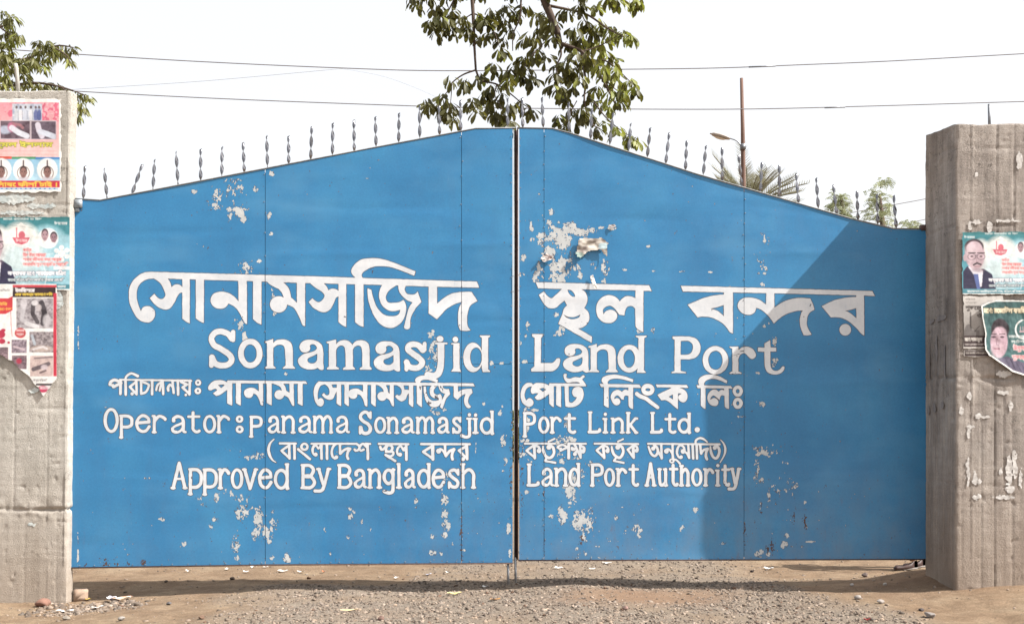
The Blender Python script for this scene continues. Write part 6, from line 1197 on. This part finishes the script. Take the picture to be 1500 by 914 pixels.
def person():
    fx, fy = pt(1327, 833, 1.95).x, 1.95; fz = float(gz(fx, fy)); T_ = thing('person', (fx, fy, fz), 'person in dark trousers standing behind the right leaf, one dark shoe showing beneath it', 'person')
    sk = m_simple('skin', (.22, .12, .08), (.27, .15, .10), 10, .6, 0); tr = m_simple('dark trousers', (.03, .03, .035), (.05, .05, .055), 30, .9, .001); shr = m_simple('pale shirt', (.35, .36, .38), (.42, .43, .45), 30, .9, .001)
    P_ = lambda x, y, z: (fx+x, fy+y, fz+z)
    V = [P_(.08, .1, .92), P_(.08, .1, 1.12), P_(.07, .1, 1.34), P_(.06, .1, 1.46), P_(.05, .1, 1.60), P_(.03, .1, 1.66), P_(.07, -.12, 1.40), P_(.10, -.2, 1.14), P_(-.02, -.2, .92), P_(-.06, -.19, .84), P_(.07, .32, 1.40), P_(.10, .4, 1.14), P_(-.02, .4, .92), P_(-.06, .39, .84),
         P_(.08, .0, .86), P_(.05, -.0, .48), P_(.08, 0, .10), P_(.08, .2, .86), P_(.16, .2, .48), P_(.26, .2, .10)]
    E_ = [(0, 1), (1, 2), (2, 3), (3, 4), (4, 5), (2, 6), (6, 7), (7, 8), (8, 9), (2, 10), (10, 11), (11, 12), (12, 13), (0, 14), (14, 15), (15, 16), (0, 17), (17, 18), (18, 19)]
    body = skinned('body', V, E_, [(.13, .15), (.12, .14), (.13, .16), .055, .095, .085, .055, .045, .035, .03, .055, .045, .035, .03, .085, .06, .045, .085, .06, .045], sk, T_)
    skinned('trousers', [V[0], V[14], V[15], P_(.08, 0, .14), V[17], V[18], P_(.26, .2, .14)], [(0, 1), (1, 2), (2, 3), (0, 4), (4, 5), (5, 6)], [(.155, .17), .105, .08, .075, .105, .08, .075], tr, T_)
    skinned('shirt', [P_(.08, .1, .95), V[1], V[2], V[6], V[7], V[10], V[11]], [(0, 1), (1, 2), (2, 3), (3, 4), (2, 5), (5, 6)], [(.16, .175), (.145, .165), (.15, .175), .08, .065, .08, .065], shr, T_)
    skinned('hair', [P_(.05, .1, 1.66), P_(.06, .1, 1.72)], [(0, 1)], [.098, .07], tr, T_)
    shm = m_simple('dark worn shoe leather', (.035, .02, .018), (.075, .04, .035), 18, .5, .001); sol = m_simple('pale sole', (.16, .14, .13), (.24, .22, .20), 30, .8, 0)
    for ox, oy in ((0, 0), (.18, .2)):
        # shoe, toe to the left, heel slightly raised
        n = 22; V2 = []; F2 = []; rings = 12
        for i in range(n):
            t_ = i/(n-1); x = -.145+.29*t_; wv = .048*math.sin(math.pi*min(1, .18+t_*1.0)**.8)**.5*(1-.15*math.sin(t_*6)); hgt = .045+.045*max(0, (t_-.35)/.65)**1.2 if t_ > .1 else .03+.15*t_
            if i in (0, n-1): wv *= .45; hgt *= .6
            lift_ = .022*t_**2
            for k in range(rings):
                a = math.pi*2*k/rings; yy = math.cos(a)*wv; zz = .018+max(0, math.sin(a))*hgt+min(0, math.sin(a))*.008
                V2.append(P_(ox+x, oy+yy, zz+lift_))
        for i in range(n-1):
            for k in range(rings): F2.append((i*rings+k, i*rings+(k+1) % rings, (i+1)*rings+(k+1) % rings, (i+1)*rings+k))
        F2 += [tuple(range(rings))[::-1], tuple((n-1)*rings+k for k in range(rings))]
        sh_ = mk('shoe', V2, F2, shm, T_, smooth=True)
        V3 = []
        for zz in (0, .015):
            for i in range(24):
                a = 6.283*i/24; x = .148*math.cos(a); V3.append(P_(ox+x, oy+.046*math.sin(a)*(1-.2*math.cos(a+2)), zz+.022*((x+.145)/.29)**2))
        o_ = mk('sole', V3, [tuple(range(24))[::-1], tuple(range(24, 48))]+[(i, (i+1) % 24, 24+(i+1) % 24, 24+i) for i in range(24)], sol, sh_)
person()

# ---------------------------------------------------------------- wires, lamp post
M_WIRE = m_simple('weathered cable', (.16, .15, .16), (.22, .21, .22), 5, .7, 0)
def wire(P_, y, r, label, ext=1500):
    P_ = [(P_[0][0]-ext, P_[0][1]+(P_[0][1]-P_[1][1])/(P_[1][0]-P_[0][0])*ext)]+P_+[(P_[-1][0]+ext, P_[-1][1]+(P_[-1][1]-P_[-2][1])/(P_[-1][0]-P_[-2][0])*ext)] if ext else P_
    Q = smooth_pts(P_, 5); V, F = tube([pt(a, b, y) for a, b in Q], r, 6); o = mk('power_line', V, F, M_WIRE, None, smooth=True, base=tuple(pt(P_[0][0], P_[0][1], y))); return tag(o, label, 'wire', 'overhead wires')
wa = wire([(0, 72), (115, 80), (300, 91), (500, 100), (650, 104), (900, 102), (1050, 100), (1180, 95), (1300, 90), (1500, 79)], 7, .0085, 'uppermost overhead wire with a dark splice above the right leaf', 900)
mk('splice', *tube([pt(1097, 98.6, 7), pt(1117, 97.8, 7), pt(1136, 97, 7)], .013, 8), M_DARKSTEEL, wa)
wb = wire([(0, 125), (130, 135), (350, 146), (590, 155), (700, 158), (900, 160), (1100, 160), (1300, 155), (1500, 149)], 7.4, .0085, 'second overhead wire, passing just above the middle spikes', 900)
mk('splice', *tube([pt(1208, 158.2, 7.4), pt(1238, 157.3, 7.4)], .012, 8), M_DARKSTEEL, wb)
wire([(0, 139), (130, 130), (300, 119), (500, 101)], 12, .0035, 'thin faint wire crossing between the two upper wires at the left', 0)
wire([(500, 101), (560, 112), (620, 134), (700, 172)], 12, .0018, 'thin faint wire sagging towards the tree from the upper wire', 0)
wire([(1150, 330), (1310, 300), (1358, 291), (1500, 262)], 16, .010, 'short upper wire beside the right pillar', 700)
wire([(1150, 358), (1300, 332), (1358, 321), (1500, 290)], 16, .009, 'short lower wire beside the right pillar', 700)
LY = 9.0
LP = thing('street_lamp', (pt(1089, 300, LY).x, LY, 0), 'rusty brown lamp post with one curved arm, rising behind the right leaf', 'street lamp')
M_POLE = m_simple('rusty brown pole', (.10, .05, .035), (.19, .12, .095), 6, .8, .002, stretch=(1, 1, .3))
pb = pt(1090, 300, LY); mk('pole', *tube([(pb.x, LY, -.2), (pb.x-.01, LY, 2.5), tuple(pt(1089, 270, LY)), tuple(pt(1088, 190, LY)), tuple(pt(1086.2, 115, LY))], [.062, .055, .045, .038, .030], 12), M_POLE, LP, smooth=True)
Q = smooth_pts([(1088, 219), (1084, 212), (1078, 206), (1069, 203)], 6)
ar = mk('arm', *tube([pt(a, b, LY-.05) for a, b in Q], .012, 8), M_DARKSTEEL, LP, smooth=True)
mk('clamp', *box(pt(1084.5, 0, LY).x, pt(1091.5, 0, LY).x, LY-.075, LY+.05, pt(0, 220, LY).z, pt(0, 212, LY).z), M_DARKSTEEL, ar)
def lamp_head():
    V = []; F = []; a0 = pt(1069, 203.5, LY-.05); a1 = pt(1040, 196, LY-.05); n = 14; k = 12; e = (a1-a0)
    for i in range(n):
        t_ = i/(n-1); c_ = a0+e*t_; r = .075*math.sin(math.pi*(.08+.86*t_))**.6*(1.0 if t_ < .9 else .6)
        for j in range(k):
            a = 6.283*j/k; V.append((c_.x, c_.y+math.cos(a)*r*1.3, c_.z+math.sin(a)*r*(.62 if math.sin(a) > 0 else .5)))
    for i in range(n-1):
        for j in range(k): F.append((i*k+j, i*k+(j+1) % k, (i+1)*k+(j+1) % k, (i+1)*k+j))
    F += [tuple(range(k))[::-1], tuple((n-1)*k+j for j in range(k))]
    h_ = mk('lamp_head', V, F, m_simple('dull lamp housing', (.30, .27, .25), (.42, .38, .35), 12, .6, .001), LP, smooth=True)
    c_ = a0+e*.5; V = []; 
    for zz, q in ((-.036, 1), (-.050, .75)):
        for j in range(16): a = 6.283*j/16; V.append((c_.x+.11*q*math.cos(a), c_.y+.06*q*math.sin(a), c_.z+zz+e.z/e.x*.11*q*math.cos(a)))
    mk('lens', V, [tuple(range(16)), tuple(range(16, 32))]+[(i, (i+1) % 16, 16+(i+1) % 16, 16+i) for i in range(16)], m_simple('frosted lens', (.55, .52, .48), (.65, .62, .58), 8, .3, 0), h_)
lamp_head()

# ---------------------------------------------------------------- trees
M_BARK = m_simple('grey brown bark', (.055, .038, .03), (.13, .095, .075), 14, .95, .006, stretch=(1, 1, .3))
def m_leaf(name, c1, c2, tr):
    m, t, b = mat(name, rough=.5, spec=.4)
    oi = N(t, 'ShaderNodeObjectInfo'); g = N(t, 'ShaderNodeNewGeometry')
    base = ramp(t, noise(t, 1.6, 4), [(.35, c1), (.65, c2)])
    mx = N(t, 'ShaderNodeMixShader'); tb = N(t, 'ShaderNodeBsdfTranslucent'); tb.inputs[0].default_value = (*tr, 1)
    out = t.nodes['Material Output']; t.links.new(base, b.inputs['Base Color']); mx.inputs[0].default_value = .35
    t.links.new(b.outputs[0], mx.inputs[1]); t.links.new(tb.outputs[0], mx.inputs[2]); t.links.new(mx.outputs[0], out.inputs[0])
    return m
M_LEAF1 = m_leaf('broad dark leaf', (.042, .046, .014), (.088, .086, .028), (.15, .14, .025))
M_LEAF2 = m_leaf('sunlit yellow green leaf', (.15, .18, .035), (.26, .27, .07), (.30, .33, .05))  # lit leaf tone: sunshine put into the colour
M_LEAF3 = m_leaf('narrow olive leaf', (.085, .09, .03), (.17, .165, .06), (.20, .21, .05))
M_LEAF4 = m_leaf('pale feathery leaf', (.21, .24, .13), (.34, .36, .23), (.30, .34, .17))  # distance haze put into the colour as paleness
M_PALM = m_leaf('haze pale palm frond', (.17, .165, .12), (.30, .28, .21), (.20, .20, .12))  # colour greyed and lightened to stand for haze
def leaf_verts(L_, W_, fold=.25, droop=.3, narrow=False):
    prof = [(0, .03), (.18, .30), (.42, .62), (.68, 1.0), (.88, .78), (1.0, .05)] if not narrow else [(0, .05), (.25, .8), (.5, 1.0), (.75, .7), (1.0, .03)]
    V = []; F = []
    for t_, w_ in prof:
        z = -droop*L_*t_*t_; V += [(t_*L_, -w_*W_/2, z+fold*w_*W_/2), (t_*L_, 0, z), (t_*L_, w_*W_/2, z+fold*w_*W_/2)]
    for i in range(len(prof)-1): a = i*3; F += [(a, a+1, a+4, a+3), (a+1, a+2, a+5, a+4)]
    return np.array(V), F
def rotm(d, roll):
    d = Vector(d).normalized(); q = d.to_track_quat('X', 'Z'); return q @ __import__('mathutils').Quaternion((1, 0, 0), roll)
def leaf_tree(T_, clusters, y0, n_leaf, L_, W_, mA, mB, bright, narrow, seed, rad, spread, n_obj=300, down=.35, ydep=.5):
    g = random.Random(seed); vs = [leaf_verts(L_*k, W_*k, .25+.1*i, .15+.12*i, narrow) for i, k in enumerate((1.0, .85, 1.12))]
    ms = {}
    items = []
    for (cx_, cy_) in clusters:
        yy = y0+g.uniform(-ydep, ydep); c_ = pt(cx_, cy_, yy)
        tipd = Vector((g.uniform(-.6, .6), g.uniform(-.6, .6), -down-.2)).normalized(); n_ = int(n_leaf*g.uniform(.7, 1.25))
        for i in range(n_):
            a = 6.283*i/n_+g.uniform(-.4, .4); side = Vector((math.cos(a), math.sin(a), 0)); d = (side*spread+tipd*g.uniform(.3, 1.0)+Vector((0, 0, -.12))).normalized()
            p = c_+d*rad*g.uniform(.05, .35)+Vector((g.uniform(-1, 1), g.uniform(-1, 1), g.uniform(-1, 1)))*rad*.25
            items.append((p, d, g.uniform(-.8, .8), g.randrange(3), bright(cx_, cy_, g)))
    g.shuffle(items); V = {0: [], 1: []}; F = {0: [], 1: []}; made = 0
    for (p, d, roll, k, br) in items:
        q = rotm(d, roll)
        if made < n_obj:
            key = (k, br)
            if key not in ms: ms[key] = raw_mesh('leaf', vs[k][0], vs[k][1], [mB if br else mA], True)
            o = bpy.data.objects.new('leaf', ms[key]); C.objects.link(o); o.parent = T_; o.location = p-T_.location; o.rotation_mode = 'QUATERNION'; o.rotation_quaternion = q; made += 1
        else:
            R_ = np.array(q.to_matrix()); n0_ = len(V[br])*len(vs[k][0]); 
            V[br].append(vs[k][0]@R_.T+np.array(p)); F[br].append(k)
    for br in (0, 1):
        if V[br]:
            VV = np.concatenate(V[br]); nv = len(vs[0][0]); f0 = np.array(vs[0][1]); FF = (f0[None]+nv*np.arange(len(V[br]))[:, None, None]).reshape(-1, 4)
            mk('foliage', VV, FF, mB if br else mA, T_, smooth=True, kind='stuff')
def limb(T_, P_, y, r0, r1, name='branch'):
    Q = smooth_pts([(a, b, (c[0] if c else y)) for a, b, *c in P_], 6); n = len(Q)
    rr = [r0+(r1-r0)*i/(n-1) for i in range(n)]
    return mk(name, *tube([pt(a, b, c) for a, b, c in Q], rr, 8), M_BARK, T_, smooth=True)
TY = 2.6
OT = thing('overhanging_tree', (-9.0, TY+1.2, -.1), 'big tree whose dark broad leaves hang over the middle of the gate', 'tree')
mk('trunk', *tube([(-9.0, TY+1.2, -.3), (-8.9, TY+1.2, 2.5), (-8.6, TY+1.0, 5.5), (-7.6, TY+.6, 8.2)], [.42, .34, .28, .22], 14), M_BARK, OT, smooth=True)
mk('bough', *tube([(-7.6, TY+.6, 8.2), (-5.0, TY+.3, 9.5), (-2.2, TY, 9.6), (-.2, TY, 9.0), tuple(pt(783, -45, TY)), tuple(pt(800, 8, TY)), tuple(pt(815, 42, TY)), tuple(pt(820, 64, TY))], [.22, .17, .12, .09, .065, .05, .042, .036], 10), M_BARK, OT, smooth=True)
mk('bough', *tube([(-2.2, TY, 9.6), (-1.2, TY+.1, 8.6), tuple(pt(688, -60, TY)), tuple(pt(693, 20, TY)), tuple(pt(695, 70, TY)), tuple(pt(697, 103, TY))], [.08, .05, .035, .022, .016, .014], 8), M_BARK, OT, smooth=True)
for P_, r0 in (([(820, 64), (838, 70), (852, 76), (866, 92), (880, 112), (895, 140), (905, 160)], .028), ([(852, 76), (855, 100), (858, 120), (856, 148), (864, 178), (880, 190)], .018), ([(818, 60), (822, 80), (815, 100), (822, 125)], .016), ([(800, 8), (830, 14), (860, 22), (890, 42), (915, 55)], .020), ([(783, -45), (765, -10), (762, 25), (752, 50), (751, 75)], .016), ([(697, 103), (705, 118), (728, 124), (748, 138), (765, 152), (778, 160)], .014), ([(697, 103), (678, 110), (662, 122), (655, 135), (640, 150)], .012), ([(866, 92), (882, 88), (900, 98), (925, 122)], .014), ([(880, 112), (898, 128), (912, 140)], .010), ([(870, 150), (890, 175), (915, 195), (934, 204)], .010), ([(690, -40), (668, -5), (655, 20), (645, 40)], .014), ([(693, 20), (678, 30), (668, 45)], .009), ([(693, 20), (715, 30), (725, 50), (732, 70)], .010), ([(735, 124), (722, 100), (716, 92)], .008), ([(840, -60), (848, -10), (852, 20), (862, 40)], .014), ([(783, -45), (800, -20), (868, -12), (905, 0)], .014), ([(650, -60), (632, -20), (612, 4)], .012), ([(815, 42), (800, 60), (785, 75)], .012), ([(785, 75), (770, 95), (760, 112)], .010), ([(852, 76), (872, 70), (893, 60), (910, 48)], .010), ([(728, 124), (725, 140), (735, 160), (742, 178)], .008), ([(662, 122), (660, 150), (655, 170)], .007), ([(845, 148), (836, 165), (828, 182)], .007)):
    limb(OT, P_, TY, r0, r0*.35)
CL = [(640, 10), (645, 25), (662, 14), (680, 25), (664, 42), (642, 42), (688, 38), (720, 12), (735, 25), (755, 18), (770, 6), (706, 52), (720, 46), (735, 58), (730, 72), (773, 50), (788, 58), (785, 72), (775, 82), (800, 20), (830, 12), (850, 8), (872, 8), (860, 30), (880, 32), (870, 45), (895, 42), (912, 48), (922, 52), (830, 88), (820, 92), (800, 82), (765, 82), (755, 92), (775, 98), (742, 102), (722, 94), (702, 108), (682, 118), (662, 115), (720, 124), (710, 134), (746, 114), (762, 108), (780, 113), (735, 138), (720, 148), (745, 152), (762, 148), (778, 158), (690, 145), (697, 160), (650, 138), (640, 148), (628, 152), (655, 160), (665, 172), (657, 148), (732, 168), (745, 178), (815, 108), (835, 104), (850, 114), (840, 124), (820, 128), (828, 140), (870, 88), (885, 74), (895, 84), (882, 98), (902, 98), (892, 112), (905, 114), (922, 118), (932, 126), (915, 130), (895, 134), (872, 128), (860, 140), (880, 148), (895, 153), (906, 144), (850, 158), (835, 158), (820, 170), (832, 183), (847, 174), (866, 168), (885, 178), (905, 188), (920, 198), (934, 202), (872, 188), (842, 98), (812, 122), (655, 30), (632, 30), (700, 20), (712, 30), (750, 40), (742, 8), (790, 40), (810, 50), (808, 30), (840, 40), (850, 55), (862, 62), (830, 60), (842, 75), (858, 80), (870, 62), (612, 2), (605, -6), (925, 0), (935, -4), (905, 0), (890, -5), (850, -15), (800, -15), (750, -15), (700, -15), (660, -10), (630, -12), (885, 55), (785, 20), (725, 160), (640, 160), (625, 145)]
for k_ in range(90): CL.append((rnd.uniform(600, 950), rnd.uniform(-190, -35)))
leaf_tree(OT, CL, TY, 15, .142, .058, M_LEAF1, M_LEAF2, lambda x, y, g: int(g.random() < (.6 if (x > 862 and y < 150) or x > 880 else .06)), False, 5, .15, .72, down=.7, ydep=.45)  # clusters at the right mostly take the sunlit leaf colour
# tree at the left edge
LT = thing('roadside_tree', (-9.4, 3.6, -.2), 'tree with narrow olive leaves spreading above the left pillar', 'tree')
mk('trunk', *tube([(-9.4, 3.6, -.3), (-9.3, 3.6, 2.6), (-8.9, 3.4, 5.0), (-8.3, 3.2, 7.0)], [.30, .24, .2, .13], 12), M_BARK, LT, smooth=True)
for P_, r0 in (([(-180, 160), (-120, 110), (-60, 95), (0, 92), (40, 86), (80, 68), (108, 70)], .04), ([(-200, 180), (-120, 160), (-50, 145), (0, 130), (50, 122), (90, 128), (125, 140)], .04), ([(-180, 160), (-110, 80), (-50, 50), (0, 40), (20, 30)], .04), ([(90, 128), (112, 150), (113, 168)], .012), ([(80, 70), (98, 82), (102, 92)], .010), ([(40, 86), (55, 94), (66, 102)], .010), ([(0, 40), (15, 52), (26, 58)], .012), ([(0, 92), (20, 105), (30, 118)], .014)):
    limb(LT, P_, 3.2, r0, .006)
CL2 = [(5, 18), (12, 28), (20, 24), (15, 44), (5, 50), (22, 54), (10, 64), (3, 74), (16, 60), (8, 34), (55, 60), (65, 66), (75, 70), (60, 78), (46, 84), (70, 84), (85, 66), (95, 68), (105, 69), (95, 78), (100, 88), (65, 98), (55, 92), (40, 92), (30, 86), (20, 86), (10, 95), (5, 105), (25, 100), (35, 108), (20, 118), (45, 118), (55, 123), (75, 122), (85, 125), (97, 130), (110, 136), (120, 138), (130, 142), (118, 150), (110, 153), (121, 158), (112, 168), (5, 122), (15, 128), (4, 88), (30, 96), (50, 72), (38, 122), (66, 126), (10, 112), (28, 126), (3, 60), (28, 50), (50, 88), (80, 78), (90, 74), (70, 62), (8, 80), (14, 74)]
for k_ in range(150): CL2.append((rnd.uniform(-330, -5), rnd.uniform(-90, 250)))
leaf_tree(LT, CL2, 3.2, 20, .112, .030, M_LEAF3, M_LEAF2, lambda x, y, g: int(g.random() < .2), True, 8, .13, .7, down=.5)
# palm and two pale trees behind the right leaf
PY_ = 15.0
pc = pt(1096, 306, PY_); PT = thing('palm_tree', (pc.x, PY_, -.1), 'dusty date palm whose fronds spread behind the rusty lamp post', 'tree')
mk('trunk', *tube([(pc.x, PY_, -.3), (pc.x+.1, PY_, 3), (pc.x, PY_, pc.z)], [.26, .2, .2], 12), M_BARK, PT, smooth=True)
g = random.Random(4)
for i in range(64):
    az = 6.283*i/64*5.6+g.uniform(-.2, .2); el = g.uniform(-.3, 1.45); L_ = g.uniform(1.0, 1.4) if i % 8 else 1.75; V = []; F = []; prev = None; P0 = Vector((pc.x, PY_, pc.z)); n = 26
    dirh = Vector((math.cos(az), math.sin(az), 0)); pts = []
    for k in range(n+1):
        t_ = k/n; e_ = el-t_*t_*1.1; pts.append(P0+dirh*L_*t_*math.cos(el*.8)+Vector((0, 0, L_*(t_*math.sin(el)-.20*t_*t_))))
    vt, ft = tube(pts[::3]+[pts[-1]], [.014]*len(pts[::3])+[.004], 4); V += vt; F += ft
    for k in range(2, n+1):
        t_ = k/n; tan = (pts[k]-pts[k-1]).normalized(); sd = tan.cross(Vector((0, 0, 1))).normalized(); up_ = sd.cross(tan)
        for q in (-1, 1):
            l = .30*(1-.55*abs(t_-.35)); d = (sd*q*.75+tan*.6+up_*.28+Vector((0, 0, g.uniform(-.1, .1)))).normalized(); p = pts[k]; w_ = tan*.010; m0 = len(V)
            V += [tuple(p-w_), tuple(p+w_), tuple(p+d*l*.6+w_*.8), tuple(p+d*l), tuple(p+d*l*.6-w_*.8)]; F.append((m0, m0+1, m0+2, m0+3, m0+4))
    mk('frond', V, F, M_PALM, PT)
def feather_tree(px, ptop, w_, h_, y, label, seed):
    g = random.Random(seed); c_ = pt(px, ptop, y); k = (D+y)/D/S; W_ = w_*k/2; H_ = h_*k; T_ = thing('feathery_tree', (c_.x, y, -.1), label, 'tree', 'pale trees behind the right leaf')
    mk('trunk', *tube([(c_.x, y, -.3), (c_.x+.1, y, c_.z-H_*1.2), (c_.x, y, c_.z-H_*.25)], [.14, .09, .02], 10), M_BARK, T_, smooth=True)
    V = []; F = []
    BV = []; BF = []
    for i in range(46):
        t_ = g.random()**.8; az = g.uniform(0, 6.283); zz = c_.z-H_*1.6*t_; r = W_*(.25+.75*math.sin(math.pi*min(.5, .1+t_*.75)))*g.random()**.5*1.05
        a = Vector((c_.x, y, zz-.35*r-.05)); b = Vector((c_.x+r*math.cos(az), y+r*math.sin(az), zz))
        if i % 2 == 0: v_, f_ = tube([a, (a+b)/2+Vector((0, 0, .03)), b], [.012, .008, .004], 4); n0_ = len(BV); BV += v_; BF += [tuple(q+n0_ for q in f) for f in f_]
        for s_ in range(7):
            q0 = b+Vector((g.gauss(0, .05), g.gauss(0, .05), g.gauss(0, .04))); d = Vector((g.gauss(0, 1), g.gauss(0, 1), g.gauss(.25, .7))).normalized(); d = (d+(b-a).normalized()*.5).normalized()
            for l in range(9):
                p = q0+d*.024*l+Vector((0, 0, -.0016*l*l)); sd = d.cross(Vector((g.uniform(-.5, .5), 1, g.uniform(-.5, .5)))).normalized()
                for q in (-1, 1):
                    e = (sd*q+d*.4+Vector((0, 0, -.35))).normalized()*g.uniform(.028, .046); m0 = len(V); V += [tuple(p), tuple(p+e*.5+d*.011), tuple(p+e), tuple(p+e*.5-d*.011)]; F.append((m0, m0+1, m0+2, m0+3))
    mk('branches', BV, BF, M_BARK, T_); mk('crown', V, F, M_LEAF4, T_)
feather_tree(1232, 272, 32, 56, 14, 'pale feathery tree top left of the taller one, behind the right leaf', 3)
feather_tree(1289, 266, 42, 74, 13.5, 'taller pale green feathery tree showing beside the right pillar', 4)
feather_tree(1333, 326, 30, 30, 15, 'lowest pale tree tip just above the gate beside the right pillar', 5)
feather_tree(1205, 314, 12, 30, 16, 'small thin tree tip peeping over the sloping top of the right leaf', 6)

# far wood beyond the yard, a low dark green mass that the gate hides from the road
g_ = np.random.default_rng(77); n = 26000; th = g_.uniform(-.2, math.pi+.2, n); rr_ = 62+g_.normal(0, 2.5, n); hh = 3.2+1.9*fbm(th*9, th*0, 5, 4)
cz = hh*g_.uniform(0, 1, n)**.7; P0 = np.stack([rr_*np.cos(th), rr_*np.sin(th), cz], -1); a_ = g_.normal(size=(n, 3)); a_ /= np.linalg.norm(a_, axis=1)[:, None]; b_ = np.cross(a_, g_.normal(size=(n, 3))); b_ /= np.linalg.norm(b_, axis=1)[:, None]
sz = g_.uniform(.18, .42, n)[:, None]; Vq = np.stack([P0-a_*sz, P0+b_*sz*.6, P0+a_*sz, P0-b_*sz*.6], 1).reshape(-1, 3)
mk('far_wood', Vq, np.arange(4*n).reshape(-1, 4), M_LEAF3, kind='stuff')['label'] = 'low dark green wood far behind the gate'
